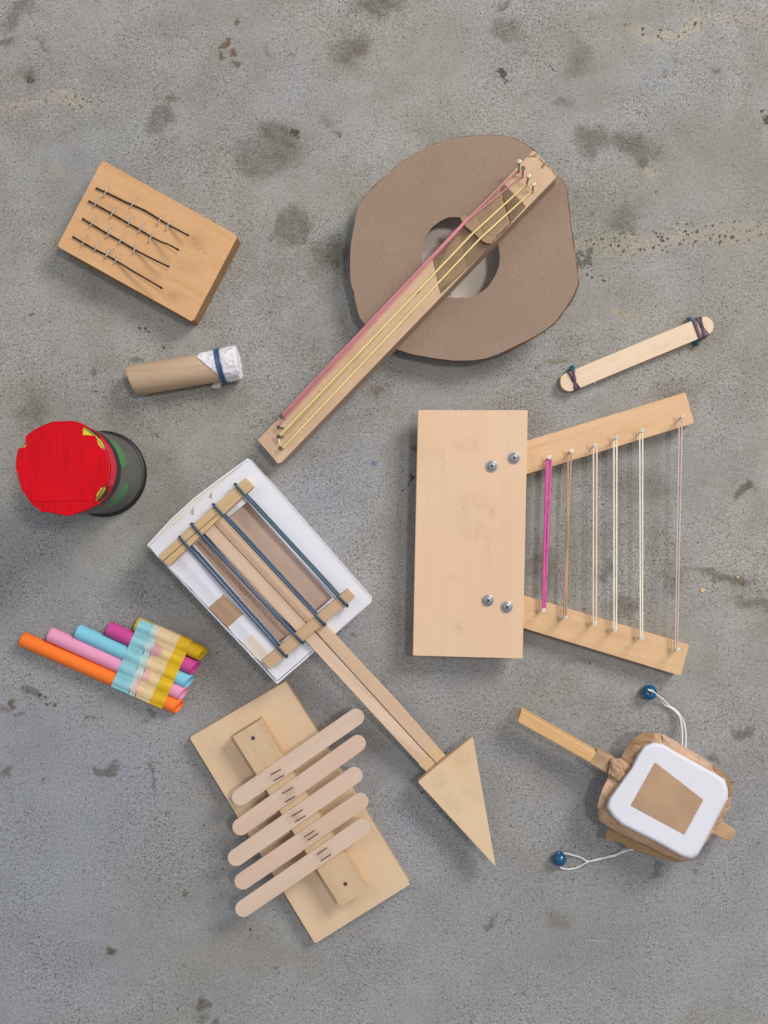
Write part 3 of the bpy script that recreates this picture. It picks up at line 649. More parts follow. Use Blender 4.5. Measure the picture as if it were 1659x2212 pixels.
# ------------------------------------------------------------ 6. string harp
zp = Z(1150, 850, 1000)
t = thing('string_harp', 'wooden harp of one wide board and two arms strung with six rubber bands', 'instrument', P(zp(600, 1100), 0))
bw = wood('smooth_birch_board', (223, 191, 160), 89, .045, h=2.4, dark=(204, 166, 128), lines=.4, tint=.7,
          smudge=[zp(340, 960)+(34, 14, 0, .20), zp(270, 1010)+(20, 30, 0, .18), zp(330, 1090)+(40, 18, -10, .18), zp(415, 1000)+(6, 22, -5, .26), zp(180, 760)+(4, 24, -5, .22), zp(290, 690)+(26, 12, 0, .2), zp(400, 1180)+(5, 38, -3, .22), zp(245, 1545)+(12, 10, -40, .3), zp(120, 720)+(26, 10, 0, .14), zp(130, 870)+(30, 12, 0, .12), zp(260, 1320)+(20, 8, 0, .14)])
arm1 = wood('arm_wood', (220, 182, 142), 17, .11, h=1.5, dark=(190, 142, 92), smudge=[zp(600, 760)+(14, 14, 0, .2), zp(1040, 605)+(5, 3, 0, .4), zp(760, 650)+(60, 5, 17, .12)])
arm2 = wood('lower_arm_wood', (220, 184, 144), -16.6, .10, h=1.5, dark=(192, 146, 98), smudge=[zp(690, 1530)+(20, 12, 0, .2), zp(1010, 1590)+(22, 4, -17, .25)])
prism('arm', [zp(300, 752), zp(1318, 440), zp(1325, 442), zp(1363, 580), zp(1358, 587), zp(300, 909)], 1.5, 1.45, arm1, t, .05)
prism('arm', [zp(300, 1319), zp(1338, 1629), zp(1341, 1634), zp(1303, 1770), zp(1296, 1775), zp(300, 1472)], 1.5, 1.45, arm2, t, .05)
prism('board', [zp(62, 522), zp(580, 523), zp(556, 1695), zp(41, 1681), zp(38, 1676)], 2.4, .88, bw, t, .06)
zinc = plain('zinc_washer', (178, 180, 184), rough=.4, metal=.35, var=.1)
zinc2 = plain('zinc_screw_head', (150, 152, 156), rough=.38, metal=.4, var=.1)
slot = plain('painted_slot_shade', (18, 17, 17), rough=.8)
for i, c in enumerate([(515, 748), (410, 787), (392, 1419), (481, 1450)]):
    p = P(zp(*c), 2.41)
    ws = lathe('screw', p, p+Vector((0, 0, .002)), [(0, .50), (.5, .50), (.62, .47), (.68, .34), (.9, .33), (1.25, .26), (1.4, .12), (1.42, .001)], zinc, t, n=32)
    ro = [20, 5, 50, 30][i]
    top = p+Vector((0, 0, .0029))
    vs_, fs = [], []
    for k in (0, 1):
        a = R(ro+90*k); d = Vector((math.cos(a), math.sin(a), 0)); s = Vector((-d.y, d.x, 0)); b0 = len(vs_)
        for z_ in (-.0006, .00012+k*.00003):
            for q in ((-1, -1), (1, -1), (1, 1), (-1, 1)):
                vs_.append(top+d*(.0019*q[0])+s*(.00042*q[1])+Vector((0, 0, z_)))
        fs += [(b0, b0+1, b0+2, b0+3), (b0+4, b0+5, b0+6, b0+7), (b0, b0+1, b0+5, b0+4), (b0+1, b0+2, b0+6, b0+5), (b0+2, b0+3, b0+7, b0+6), (b0+3, b0, b0+4, b0+7)]
    mesh('cross_slot_shade', vs_, fs, slot, ws)  # raised dark bars stand for the shade in the cross recess
    lathe('screw_collar', p, p+Vector((0, 0, .0022)), [(.6, .36), (.75, .375), (.85, .36), (.9, .33)], zinc2, ws, n=32)
U = [(681, 744), (786, 714), (897, 686), (1000, 649), (1119, 618), (1310, 551)]
D = [(655, 1467), (760, 1502), (896, 1530), (992, 1562), (1117, 1598), (1288, 1655)]
feet = {}
for a in U+D:
    lower = a in D
    f = (a[0]-7, a[1]+(9 if not lower else -5))
    nm = wnail if a not in ((760, 1502), (897, 686), (1000, 649)) else steel
    nail(t, P(zp(*f), 1.5), P(zp(*a), 3.0), nm, hr=.20, sr=.075)
hot = plain('hot_pink_rubber', (214, 92, 158), rough=.5, var=.12, scale=200)
tanr = plain('tan_rubber', (188, 150, 126), rough=.5, var=.08)
pkr = plain('pale_pink_rubber', (234, 210, 194), rough=.5, var=.05)
crr = plain('cream_white_rubber', (240, 228, 206), rough=.5, var=.05)
ggr = plain('pale_green_rubber', (238, 230, 212), rough=.5, var=.05)
mau = plain('mauve_rubber', (206, 184, 174), rough=.5, var=.05)
def band(a, b, wa, wb, z, r, rb, m, lb, mid=None):
    """a closed rubber band round two nails: centres a and b (crop px), half spreads wa, wb (crop px)"""
    pts = []
    for i in range(7):
        th = math.pi*i/6; pts.append(P(zp(a[0]+wa*math.cos(th), a[1]-wa*math.sin(th)), z))
    n = 14
    for i in range(1, n):
        f = i/n; wv_ = wa+(wb-wa)*f
        if mid is not None: wv_ = wv_*(1-math.sin(math.pi*f)*(1-mid))
        pts.append(P(zp(a[0]+(b[0]-a[0])*f-wv_, a[1]+(b[1]-a[1])*f), z+.06*math.sin(f*9)))
    for i in range(7):
        th = math.pi*i/6; pts.append(P(zp(b[0]-wb*math.cos(th), b[1]+wb*math.sin(th)), z))
    for i in range(1, n):
        f = 1-i/n; wv_ = wa+(wb-wa)*f
        if mid is not None: wv_ = wv_*(1-math.sin(math.pi*f)*(1-mid))
        pts.append(P(zp(a[0]+(b[0]-a[0])*f+wv_, a[1]+(b[1]-a[1])*f), z))
    tube('rubber_band', pts, r, m, t, rb=rb, n=8, closed=True, label=lb)
band((679, 762), (656, 1455), 9, 5, 2.1, .11, .05, hot, 'hot pink rubber band')
band((680, 768), (657, 1450), 3, 2, 2.05, .10, .05, hot, 'hot pink rubber band')
band((777, 730), (756, 1490), 8, 5, 2.1, .085, .05, tanr, 'tan rubber band', .35)
band((897, 700), (895, 1518), 8, 7, 2.1, .075, .05, pkr, 'pale pink rubber band')
band((992, 662), (991, 1550), 7, 6, 2.1, .075, .05, crr, 'cream rubber band')
band((1114, 632), (1115, 1586), 7, 5, 2.1, .07, .05, ggr, 'pale green rubber band')
band((1300, 566), (1279, 1645), 7, 5, 2.1, .065, .05, mau, 'mauve rubber band')

# ------------------------------------------------------------ 7. box guitar
zx = Z(380, 1280, 700); zt = Z(1100, 2000, 400)
t = thing('box_guitar', 'white cardboard box guitar with a two strip neck ending in a wooden triangle', 'instrument', P(zx(850, 820), 0))
white = plain('white_card', (224, 223, 230), rough=.7, var=.015, scale=10)
cream = plain('cream_card', (226, 218, 210), rough=.75, var=.03)
kin = plain('kraft_inside', (252, 224, 204), rough=.9, var=.04)
outer = [(766, 52), (1603, 1013), (1598, 1024), (968, 1571), (955, 1562), (835, 1432), (92, 642), (94, 630), (240, 470), (400, 322), (600, 172)]
inner = [(762, 68), (1590, 1014), (966, 1556), (106, 640), (246, 482), (404, 334), (602, 186)]
prism('box_wall', [zx(*p) for p in outer], 3.85, 3.85, white, t, 0, holes=[[zx(*p) for p in inner]])
prism('box_floor', [zx(*p) for p in [(775, 80), (1580, 1010), (966, 1545), (115, 640)]], 2.3, .2, kin, t, 0)
lid = [(757, 72), (775, 80), (1594, 1010), (1592, 1018), (1245, 1322), (1220, 1330), (966, 1550), (838, 1408), (826, 1400), (730, 1295), (690, 1258), (635, 1190), (505, 1055), (395, 940), (360, 905), (270, 818), (235, 788), (160, 718), (108, 645), (110, 638), (365, 425), (402, 434), (402, 382), (480, 312), (524, 325), (528, 276)]
win = [(765, 345), (1338, 992), (985, 1298), (405, 632)]
prism('box_lid', [zx(*p) for p in lid], 4.0, .08, white, t, .01, holes=[[zx(*p) for p in win]])
for a in [[(262, 812), (275, 830), (368, 918), (372, 902)], [(388, 938), (398, 956), (505, 1062), (510, 1048)], [(640, 1195), (688, 1272), (700, 1272), (700, 1250)], [(722, 1292), (735, 1318), (800, 1398), (818, 1395)]]:
    prism('box_tab', [zx(*p) for p in a], 3.93, .06, white, t, 0)
prism('box_flap', [zx(*p) for p in [(762, 66), (602, 184), (404, 332), (246, 480), (104, 640), (170, 705), (800, 140)]], 3.7, .05, cream, t, 0)  # pale inner flap added so the gap beside the lid looks lighter
prism('box_flap', [zx(*p) for p in [(1215, 1290), (1330, 1200), (1352, 1205), (1372, 1190), (1390, 1205), (1225, 1345), (1200, 1352)]], 4.03, .05, cream, t, 0)
glue = plain('cream_tape', (226, 214, 198), rough=.5, var=.03)
prism('cream_tape', [zx(*p) for p in [(735, 1292), (800, 1235), (960, 1410), (900, 1440), (870, 1440)]], 4.025, .02, glue, t, 0)
prism('cream_tape', [zx(*p) for p in [(108, 642), (700, 140), (745, 182), (165, 712)]], 4.02, .02, cream, t, 0, holes=[]) if False else None
prism('kraft_patch', [zx(*p) for p in [(605, 968), (737, 1100), (635, 1190), (505, 1055)]], 4.03, .03, kraft, t, 0)
strip1 = wood('pale_beech_strip', (214, 188, 164), -47, .08, h=4.5, dark=(192, 152, 116), lines=.8, smudge=[(600, 1250, 12, 40, 0, .16), (780, 1500, 10, 30, 45, .12)])
strip2 = wood('beech_strip', (214, 184, 156), -47, .08, h=4.5, dark=(190, 150, 110), lines=.8, smudge=[(590, 1220, 8, 50, 40, .2)])
def bent(name, pts, mat):
    """pts: list of (left px, right px, ztop); a 5 mm strip following these heights"""
    loops = []
    for a, b, z_ in pts:
        p, q = P(a, z_), P(b, z_); dn = Vector((0, 0, -.005))
        loops.append([p, q, q+dn, p+dn])
    return loft(name, loops, mat, t, cap0=True, cap1=True, smooth=False, bevel=.04)
zb = 4.55
bent('neck_strip', [(zx(440, 520), zx(505, 462), zb), (zx(1090, 1212), zx(1150, 1152), zb), (zx(1165, 1290), zx(1222, 1228), zb), (zt(0, 300), zt(0, 95), 2.7), (zt(455, 795), zt(560, 700), 1.55), (zt(540, 880), zt(640, 780), 1.3)], strip1)
bent('neck_strip', [(zx(508, 458), zx(562, 408), zb), (zx(1157, 1150), zx(1208, 1105), zb), (zx(1229, 1222), zx(1290, 1170), zb), (zt(8, 80), zt(145, -2), 2.7), (zt(574, 698), zt(682, 608), 1.55), (zt(650, 780), zt(760, 690), 1.3)], strip2)
blockw = wood('end_block_wood', (216, 184, 140), -47, .06)
prism('end_block', [zt(345, 425), zt(440, 360), zt(676, 605), zt(575, 690)], 1.78, .2, blockw, t, .02)
prism('end_block', [zt(375, 720), zt(480, 610), zt(566, 696), zt(456, 792)], 1.78, .2, blockw, t, .02)
bar1 = wood('bar_wood', (206, 178, 136), 43, .10, dark=(178, 142, 92)); bar2 = wood('lower_bar_wood', (198, 168, 134), 41, .09, dark=(170, 134, 92))
prism('string_bar', [zx(*p) for p in [(746, 187), (750, 187), (803, 243), (801, 247), (236, 777), (232, 774), (164, 713), (167, 709)]], 5.1, 1.08, bar1, t, .03)
prism('string_bar', [zx(*p) for p in [(1437, 934), (1487, 988), (1485, 992), (919, 1471), (914, 1470), (865, 1415)]], 5.1, 1.08, bar2, t, .03)
groove = plain('dark_groove', (128, 100, 66), rough=.9)
tube('bar_groove', [P(zx(200, 742), 5.105), P(zx(560, 432), 5.105)], .04, groove, t, rb=.012, n=6)
tri = wood('triangle_wood', (220, 194, 160), -50, .07, h=2.45, dark=(202, 164, 118), lines=.3, smudge=[zt(620, 900)+(20, 14, -40, .28), zt(780, 1150)+(22, 10, -50, .22), zt(1000, 1070)+(24, 8, -40, .22), zt(900, 640)+(16, 14, 0, .22)], tint=1)
prism('triangle_head', [zt(366, 915), zt(372, 935), zt(1255, 1895), zt(1270, 1915), zt(1276, 1900), zt(1012, 402), zt(1004, 388)], 2.45, .82, tri, t, .05)
ply = plain('dark_ply_line', (150, 112, 84), rough=.9)
navy = plain('navy_rubber', (44, 76, 106), rough=.38, spec=.55, var=.12)
tealb = plain('teal_rubber', (36, 78, 96), rough=.38, spec=.55, var=.12)
for k, (a, b, c, d, bow) in enumerate([((685, 232), (1432, 1043), (762, 297), (1382, 968), 0), ((538, 368), (1280, 1170), (616, 430), (1230, 1094), 0), ((392, 500), (1133, 1292), (474, 562), (1090, 1218), -16), ((312, 588), (1022, 1385), (390, 642), (980, 1306), 0)]):
    lo = lambda p, q, f: (p[0]+(q[0]-p[0])*f, p[1]+(q[1]-p[1])*f)
    top = []
    for i in range(13):
        f = i/12; p = lo(a, b, f); bw_ = math.sin(math.pi*f)
        top.append(P(zx(p[0]+bow*.6*bw_, p[1]), 5.24))
    bot = []
    for i in range(13):
        f = 1-i/12; p = lo(c, d, f); bw_ = math.sin(math.pi*f)
        bot.append(P(zx(p[0]+bow*bw_, p[1]-bow*.6*bw_), 4.28+.25*bw_))
    e = (top[-1]-top[0]).normalized()*.0013; dn = Vector((0, 0, -.003))
    path = top+[top[-1]+e*.9+dn*.35, top[-1]+e*.9+dn*2.2]+[top[-1]+dn*3.3]+bot[1:-1]+[top[0]+dn*3.3, top[0]-e*.9+dn*2.2, top[0]-e*.9+dn*.35]
    tube('rubber_band', path, .115, tealb if k == 0 else navy, t, rb=.10, n=10, closed=True)

# ------------------------------------------------------------ 8. pan flute
zf = Z(0, 1700, 640)
t = thing('pan_flute', 'row of five coloured card tubes of stepped length taped together', 'instrument', P(zf(850, 480), 0))
def crepe(name, rgb):
    g = G(name, rough=.7, spec=.25); b = lin(rgb)
    c = g.mix(g.rng(g.noise(35, 4), .35, .7, 0, .35), b, tuple(x*.8 for x in b[:3])+(1,))
    c = g.mix(g.rng(g.noise(260, 3), .58, .78, 0, .25), c, tuple(x*.6 for x in b[:3])+(1,))
    g.bump(g.noise(300, 3), .2, .0004); return g.col(c)
tubes = [('orange', (246, 122, 44), (162, 298), (1318, 800)), ('pink', (228, 152, 184), (366, 262), (1352, 702)), ('light blue', (128, 196, 216), (570, 240), (1394, 616)), ('magenta', (200, 74, 144), (796, 218), (1438, 514)), ('yellow', (214, 172, 24), (1006, 188), (1495, 410))]
for nm, rgb, a, b in tubes:
    A_, B_ = P(zf(*a), .67), P(zf(*b), .67)
    m = crepe(nm.replace(' ', '_')+'_card', rgb); n = 32
    ax_ = (B_-A_).normalized(); s_ = ax_.cross(Vector((0, 0, 1))).normalized()
    loops = []
    for tt, r in [(.85, .50), (.998, .53), (1.0, .57), (.999, .64), (.97, .655), (.5, .66), (.01, .655), (0, .63), (0, .56), (.1, .55)]:
        c0 = A_+(B_-A_)*tt; row = []
        for j in range(n):
            an = 2*math.pi*j/n; rr = r*(1+.012*noise.noise(Vector((math.cos(an)*2, math.sin(an)*2, tt*5))))
            obl = ax_*(-.0016*(math.sin(an)+.4*math.cos(an)) if .95 < tt else 0)       # hand-cut, slightly slanting mouth
            row.append(c0+s_*(rr/100*math.cos(an))+Vector((0, 0, 1))*(rr/100*math.sin(an))+obl+ax_*(.0006*noise.noise(Vector((an, tt, 3)))))
        loops.append(row)
    loft('tube', loops, m, t, label=nm+' card tube')
    # curled paper edge inside the mouth
    tube('curled_edge', [B_-ax_*.002+s_*((.56-.012*j)/100*math.cos(-j*.23+1))+Vector((0, 0, 1))*((.56-.012*j)/100*math.sin(-j*.23+1)) for j in range(14)], .025, m, t, rb=.1, side=ax_)
# tape sheets draped over the tubes
up_ = Vector((0, 0, 1)); O_, E_ = [P(zf(*p), .67) for p in tubes[0][2:]]; ax0 = (E_-O_).normalized(); pr = Vector((-ax0.y, ax0.x, 0))
cent = []
for nm, rgb, a, b in tubes:
    A_, B_ = P(zf(*a), .67), P(zf(*b), .67); cent.append(((A_+B_)/2-O_).dot(pr))
def hump(d):
    z_ = 0
    for c in cent:
        q = (.69/100)**2-(d-c)**2
        if q > 0: z_ = max(z_, .0067+math.sqrt(q))
    return max(z_, .0124)
def tape(name, l0, l1, mat, lift, ragged=0):
    (a0, a1), (b0, b1) = l0, l1; n = 70; rows = [[], [], []]
    us = []
    for q in (a0, a1, b0, b1):
        w_ = P(zf(*q), 1.2)-O_; us.append((w_.dot(ax0), w_.dot(pr)))
    dtop, dbot = cent[-1]+.0067, cent[0]-.0067
    for i in range(n+1):
        f = i/n; d = dtop+(dbot-dtop)*f
        ua = us[0][0]+(us[1][0]-us[0][0])*f; ub = us[2][0]+(us[3][0]-us[2][0])*f
        ed = min(d-dbot, dtop-d)
        zc_ = hump(max(dbot+.0004, min(dtop-.0004, d)))+lift/100
        if i in (0, n): zc_ = .0045
        for k in range(3):
            u_ = ua+(ub-ua)*k/2+(ragged*.0006*noise.noise(Vector((f*9, k, 2))) if k != 1 else 0)
            v_ = O_+ax0*u_+pr*(d+(lift/100 if i < 2 else (-lift/100 if i > n-2 else 0))); v_.z = zc_+.0004*noise.noise(Vector((u_*300, d*300, 0)))
            rows[k].append(v_)
    loft(name, rows, mat, t, close=False)
def sheer(name, rgb, spots):
    g = G(name, rough=.5, spec=.4); g.kz = (H-.0135)/H; c = g.mix(g.rng(g.noise(90, 5, rough=.65), .35, .7, 0, .8), lin(rgb), tuple(x*.78 for x in lin(rgb)[:3])+(1,)); g.bump(g.noise(110, 4, G.warp(g, (60, .01))), .5, .0012)
    wv = g.warp((80, .006), (300, .002))
    for s in spots: c = g.mix(g.stains(wv, [s[:7]]), c, lin(s[7]))
    return g.col(c)
sp_blue = sheer('light_blue_tape', (140, 198, 208), [])
sp_pale = sheer('pale_see_through_tape', (176, 204, 200), [zf(1190, 250)+(14, 20, 30, .7, .7, (214, 200, 172)), zf(1030, 560)+(10, 30, 20, .5, .8, (200, 206, 190)), zf(1130, 410)+(8, 14, 20, .5, .6, (176, 96, 140)), zf(1020, 640)+(16, 14, 0, .6, .6, (232, 160, 150)), zf(990, 600)+(10, 12, 0, .3, .6, (210, 220, 230))])
sp_cream = sheer('cream_masking_tape', (224, 196, 150), [zf(1210, 420)+(10, 26, 22, .5, .7, (222, 186, 110)), zf(1110, 640)+(8, 20, 22, .6, .7, (228, 196, 122)), zf(1140, 385)+(13, 15, 30, .65, .6, (184, 112, 150)), zf(1065, 570)+(10, 16, 20, .6, .6, (214, 140, 165)), zf(1010, 690)+(10, 10, 0, .55, .6, (240, 160, 130)), zf(1240, 250)+(26, 16, 0, .3, .6, (226, 196, 170))])
sp_yel = sheer('yellow_tape', (222, 178, 14), [])
L0 = ((1034, 152), (822, 640)); L1 = ((1135, 180), (950, 690)); L2 = ((1185, 200), (1000, 712)); L3 = ((1335, 262), (1105, 760)); L4 = ((1410, 320), (1200, 800))
tape('blue_tape', L0, L1, sp_blue, .02); tape('pale_tape', L1, L2, sp_pale, .03, 3); tape('cream_tape', L2, L3, sp_cream, .035, 2); tape('yellow_tape', L3, L4, sp_yel, .03)

# ------------------------------------------------------------ 9. stick xylophone
zy = Z(500, 1900, 700)
t = thing('stick_xylophone', 'pale wooden xylophone of five rounded craft sticks stapled across a rail on a board', 'instrument', P(zy(830, 970), 0))
xb = wood('board_birch', (216, 190, 158), -58, .06, h=1.1, dark=(198, 160, 116), lines=.25, tint=.8, smudge=[zy(300, 540)+(50, 20, -30, .10), zy(860, 300)+(22, 10, 0, .12)])
prism('board', [zy(*p) for p in [(95, 462), (100, 458), (735, 86), (742, 90), (1573, 1452), (1568, 1460), (945, 1849), (930, 1846), (94, 474)]], 1.1, 1.1, xb, t, .06)
rl = wood('rail_pine', (208, 180, 146), -57.6, .12, dark=(178, 146, 106), lines=1.3)
prism('rail', [zy(*p) for p in [(381, 460), (564, 345), (1287, 1494), (1108, 1604)]], 2.75, 1.63, rl, t, .02)
keyw = [wood('key_wood_pale', (212, 188, 168), 35, .06, h=3, dark=(192, 160, 134), lines=.5, tint=.6, smudge=[zy(540, 740)+(18, 2.5, 45, .4), zy(1230, 330)+(12, 14, 0, .2), zy(600, 800)+(14, 2, 30, .3)]+[zy(*q)+(15, 12, 30, .5) for q in ((668, 722), (808, 995), (985, 1255))]),
        wood('key_wood_warm', (210, 184, 164), 35, .07, h=3, dark=(190, 154, 130), lines=.6, tint=.8, smudge=[zy(920, 960)+(6, 14, -30, .12)]+[zy(*q)+(15, 13, 30, .5) for q in ((755, 855), (892, 1125))])]
K = [((432, 866), (1209, 328)), ((436, 1066), (1221, 505)), ((405, 1273), (1198, 720)), ((450, 1431), (1239, 895)), ((455, 1616), (1251, 1070))]
for i, (a, b) in enumerate(K):
    n_ = len(K)
    d_ = [zy(*p) for p in stadium(a, b, 57.5, 14)]
    prism('key', d_, 2.99, .2, keyw[i % 2], t, .04)
for a, b in [((640, 713), (705, 678)), ((660, 753), (725, 717)), ((718, 838), (785, 800)), ((735, 897), (800, 860)), ((785, 990), (852, 950)), ((805, 1030), (870, 990)), ((865, 1132), (932, 1090)), ((890, 1153), (955, 1110)), ((950, 1250), (1015, 1207)), ((978, 1293), (1042, 1250))]:
    staple(t, zy(*a), zy(*b), 2.99, dsteel, h=.05, r=.045)
for c in [(520, 466), (1141, 1448)]:
    p = P(zy(*c), 2.75); lathe('nail', p-Vector((0, 0, .004)), p+Vector((0, 0, .0004)), [(0, .17), (.97, .17), (1, .13), (1, .001)], dsteel, t, n=20)

# ------------------------------------------------------------ 10. rattle drum
zr = Z(1430, 1900, 752)
t = thing('rattle_drum', 'white paper bowl rattle drum with a brown taped rim and two blue beads on strings', 'drum', P(zr(1010, 806), 0))
rim = [(880, 400), (940, 398), (1000, 412), (1150, 500), (1300, 590), (1405, 670), (1430, 740), (1425, 850), (1385, 930), (1260, 1110), (1190, 1195), (1130, 1212), (1040, 1180), (900, 1110), (720, 1030), (650, 990), (600, 950), (588, 870), (600, 790), (650, 690), (740, 550), (800, 450)]
top = [(940, 458), (1000, 468), (1060, 505), (1330, 655), (1390, 692), (1412, 760), (1410, 815), (1370, 890), (1250, 1120), (1220, 1170), (1180, 1197), (1120, 1180), (960, 1090), (740, 980), (680, 925), (645, 870), (655, 820), (720, 730), (800, 620), (840, 540), (880, 480)]
cR = (1015, 815)
def ring(poly, z_, s=1.0, wob=0, seed=0):
    pts = polar(poly, cR, 120, s); out = []
    for i, p in enumerate(pts):
        q = P(zr(*p), z_)
        if wob:
            k = noise.noise(Vector((math.cos(i/120*6.283)*7, math.sin(i/120*6.283)*7, seed)))*wob/100
            k2 = noise.noise(Vector((math.cos(i/120*6.283)*16, math.sin(i/120*6.283)*16, seed+4)))*wob/100
            q = q+Vector((k2*.8, k*.8, k+k2*.5))
        out.append(q)
    return out
kt = crinkle('crumpled_kraft_tape', (184, 148, 114))
bwl = plain('white_paper_bowl', (222, 221, 228), rough=.65, var=.02, scale=14, bump=.35, sc2=900)
loft('lower_bowl', [ring(rim, .05, .70), ring(rim, .05, .74), ring(rim, 1.0, .86), ring(rim, 2.3, .96)], bwl, t, cap0=True)
loft('rim_tape', [ring(rim, 1.7, .93, .1, 1), ring(rim, 2.2, .99, .14, 2), ring(rim, 2.65, 1.0, .16, 3), ring(rim, 2.85, .965, .14, 5), ring(rim, 2.9, .93, .12, 6), ring(top, 3.12, .985, .05, 7), ring(top, 3.1, .93)], kt, t, smooth=False)
kt2 = crinkle('pinkish_kraft_tape', (196, 162, 136), rough=.42, st=.5); kt3 = crinkle('dark_kraft_tape', (160, 124, 90), rough=.5, st=.5)
def patch(pts, zz, m):
    pp = [zr(*p) for p in pts]; k = len(pp)//2; rows = []
    for f in (0, .35, .7, 1.0):
        rows.append([P((pp[i][0]*(1-f)+pp[-1-i][0]*f, pp[i][1]*(1-f)+pp[-1-i][1]*f), zz+.16*f+.14*noise.noise(Vector((i*.9, f*4, zz*3)))) for i in range(k)])
    loft('tape_patch', rows, m, t, close=False, smooth=False)
patch([(998, 408), (1075, 450), (1150, 497), (1230, 545), (1312, 594), (1300, 662), (1215, 610), (1130, 560), (1060, 515), (1005, 478)], 2.88, kt2)
patch([(1318, 605), (1368, 640), (1408, 672), (1432, 725), (1428, 800), (1412, 800), (1405, 755), (1392, 712), (1362, 690), (1325, 668)], 2.86, kt3)
patch([(742, 548), (775, 490), (820, 435), (880, 402), (950, 400), (935, 455), (890, 475), (850, 520), (830, 560), (800, 605)], 2.92, kt3)
patch([(590, 880), (600, 820), (625, 750), (655, 690), (735, 712), (700, 760), (668, 805), (645, 850)], 2.86, kt2)
loft('upper_bowl', [ring(top, 2.85, .99), ring(top, 3.3, .995), ring(top, 3.75, .985), ring(top, 3.93, .97), ring(top, 4.0, .95), ring(top, 4.03, .925), ring(top, 4.03, .90), ring(top, 4.03, .4), ring(top, 4.03, .01)], bwl, t, cap1=True)
prism('kraft_square', [zr(*p) for p in [(948, 592), (956, 590), (1253, 820), (1252, 826), (1137, 1038), (1130, 1037), (802, 860), (800, 854)]], 4.07, .03, kraft, t, .01)
stw = wood('handle_wood', (218, 178, 128), -30, .10, dark=(192, 142, 86))
def chamf(name, pts, zt_, th, mat, sh=(0, 0)): return prism(name, [zr(*p) for p in pts], zt_, th, mat, t, .12, shift=sh)
chamf('handle', [(112, 262), (130, 268), (760, 628), (730, 696), (92, 338), (90, 325)], 2.6, 1.1, stw, (.08, .14))
chamf('handle_tape', [(592, 512), (690, 560), (800, 640), (760, 720), (660, 664), (540, 596)], 2.68, 1.2, kt, (.06, .1))
chamf('handle_tape', [(1290, 950), (1345, 930), (1400, 975), (1460, 1016), (1463, 1030), (1428, 1086), (1415, 1086), (1290, 1025)], 2.4, 1.1, kt, (-.1, .05))
# crumpled tape where the handle meets the bowl
cr_ = [(655, 668), (672, 562), (735, 560), (800, 598), (806, 610), (823, 690), (806, 732), (720, 712)]
cc2 = (745, 645)
def ring2(poly, c, z_, s, wob, seed, n=40, fn=zr):
    pts = polar(poly, c, n, s)
    return [P(fn(*p), z_+wob*noise.noise(Vector((p[0]*.03, p[1]*.03, seed)))) for p in pts]
loft('crumpled_tape', [ring2(cr_, cc2, 2.75, 1.0, .2, 1), ring2(cr_, cc2, 3.05, .98, .22, 2), ring2(cr_, cc2, 3.25, .8, .3, 3), ring2(cr_, cc2, 3.3, .4, .3, 4), ring2(cr_, cc2, 3.3, .02, .1, 5)], kt, t, smooth=False)
flap = [(655, 1005), (720, 985), (860, 1040), (960, 1100), (1100, 1175), (1130, 1212), (1080, 1212), (1000, 1192), (900, 1160), (830, 1138), (780, 1120), (740, 1090), (700, 1082), (670, 1080), (642, 1068), (645, 1040)]
prism('tape_flap', [zr(*p) for p in flap], 1.9, .05, plain('kraft_flap', (158, 126, 88), rough=.6, var=.08), t, 0)
lathe('string_knot', P(zr(878, 1070), 1.95), P(zr(878, 1070), 2.15), [(0, .17), (.5, .2), (1, .1), (1.1, .001)], kraft, t, n=12)
cord = plain('white_cord', (232, 230, 228), rough=.8, var=.04)
bead = plain('blue_glass_bead', (10, 88, 132), rough=.12, spec=.7, var=.15)
def cordline(pts, r=.07): tube('cord', cat([P(zr(u, v), z_) for u, v, z_ in pts], 6), r, cord, t, n=7)
cordline([(1118, 540, 2.8), (1118, 500, 2.7), (1122, 410, 1.6), (1108, 310, .7), (1068, 258, .4), (1012, 225, .3), (985, 190, .5), (950, 155, 1.1), (912, 134, 1.42)])
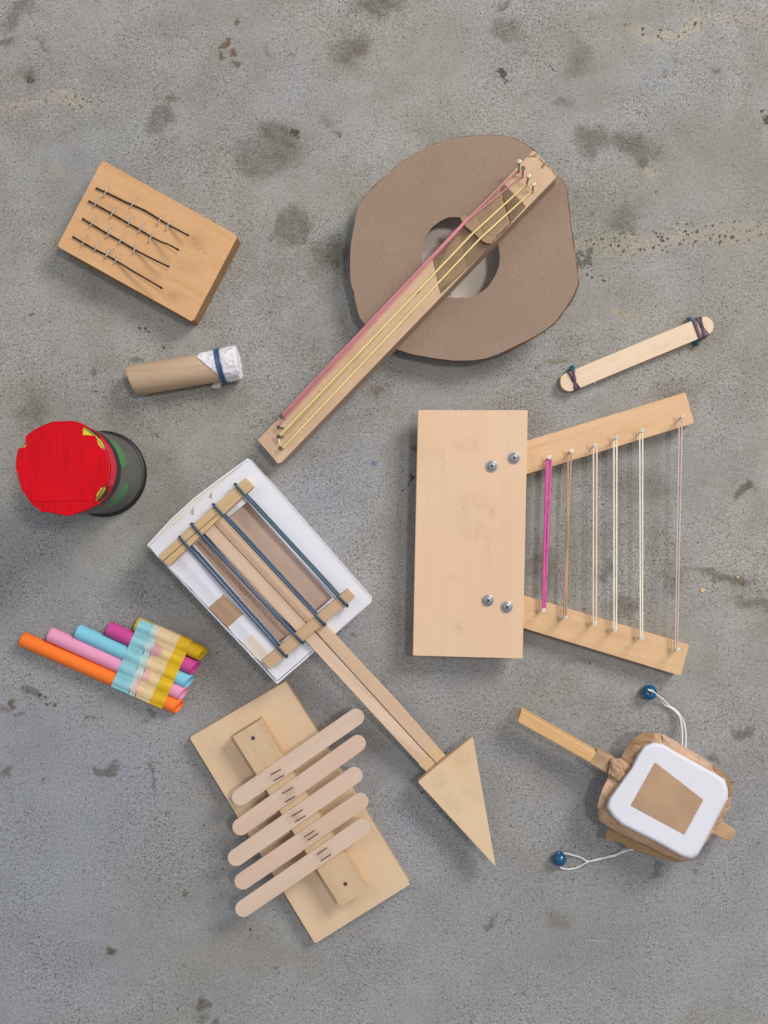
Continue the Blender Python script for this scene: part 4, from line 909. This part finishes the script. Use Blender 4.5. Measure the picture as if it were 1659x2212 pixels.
cordline([(1138, 542, 2.8), (1142, 500, 2.7), (1144, 400, 1.6), (1126, 322, .7), (1084, 262, .4), (1040, 232, .3), (1000, 190, .6), (965, 165, 1.0), (935, 140, 1.35), (906, 130, 1.35)])
cordline([(818, 1128, 1.8), (780, 1138, 1.2), (720, 1160, .6), (650, 1178, .25), (590, 1192, .2), (525, 1212, .25), (480, 1238, .12), (430, 1254, .1), (375, 1253, .12), (352, 1240, .3)])
cordline([(812, 1135, 1.7), (760, 1142, 1.0), (700, 1172, .5), (640, 1184, .3), (580, 1200, .2), (525, 1206, .3), (490, 1184, .2), (440, 1170, .2), (395, 1158, .35), (368, 1160, .6)])
for c in [(985, 186), (524, 1210)]:
    p = P(zr(*c), .5 if c[1] < 500 else .25); lathe('knot', p-Vector((0, 0, .0014)), p+Vector((0, 0, .0014)), [(0, .001), (.1, .09), (.35, .15), (.65, .15), (.9, .09), (1, .001)], cord, t, n=12)
def beadm(c, r, axis):
    p = P(zr(*c), r); d = Vector(axis).normalized()*(r/100)
    pf = []
    for i in range(15):
        a = R(18)+(math.pi-R(36))*i/14; pf.append(((1-math.cos(a))/2, r*math.sin(a)))
    pf = [(.3, r*.25)]+pf+[(.7, r*.25)]
    lathe('bead', p-d, p+d, pf, bead, t, n=36)
beadm((915, 149), .68, (-.15, .3, 1)); beadm((352, 1193), .63, (.1, 1, .15))

# ------------------------------------------------------------ specks of wood on the floor
chipm = plain('pale_wood_chip', (216, 190, 150), rough=.8)
for (x, y, rx, an, lb) in [(1518, 1275, 7, 10, 'pale wood chip on the floor to the right of the harp, largest of the chips'), (1552, 1309, 5, 40, 'thin curved wood sliver on the floor right of the lower harp arm'), (1594, 1247, 4, 70, 'tiny wood chip lying on the brown stain right of the harp')]:
    tt = thing('wood_chip', lb, 'wood chip', P((x, y), 0), 'wood chips on the floor')
    pg = [(x+rx*math.cos(R(an+q))*k, y+rx*.8*math.sin(R(an+q))*k*(.4 if rx == 5 else 1)) for q, k in ((0, 1), (60, .7), (120, .9), (190, .8), (240, 1), (300, .6))]
    prism('chip', pg, .09, .08, chipm, tt, .01)
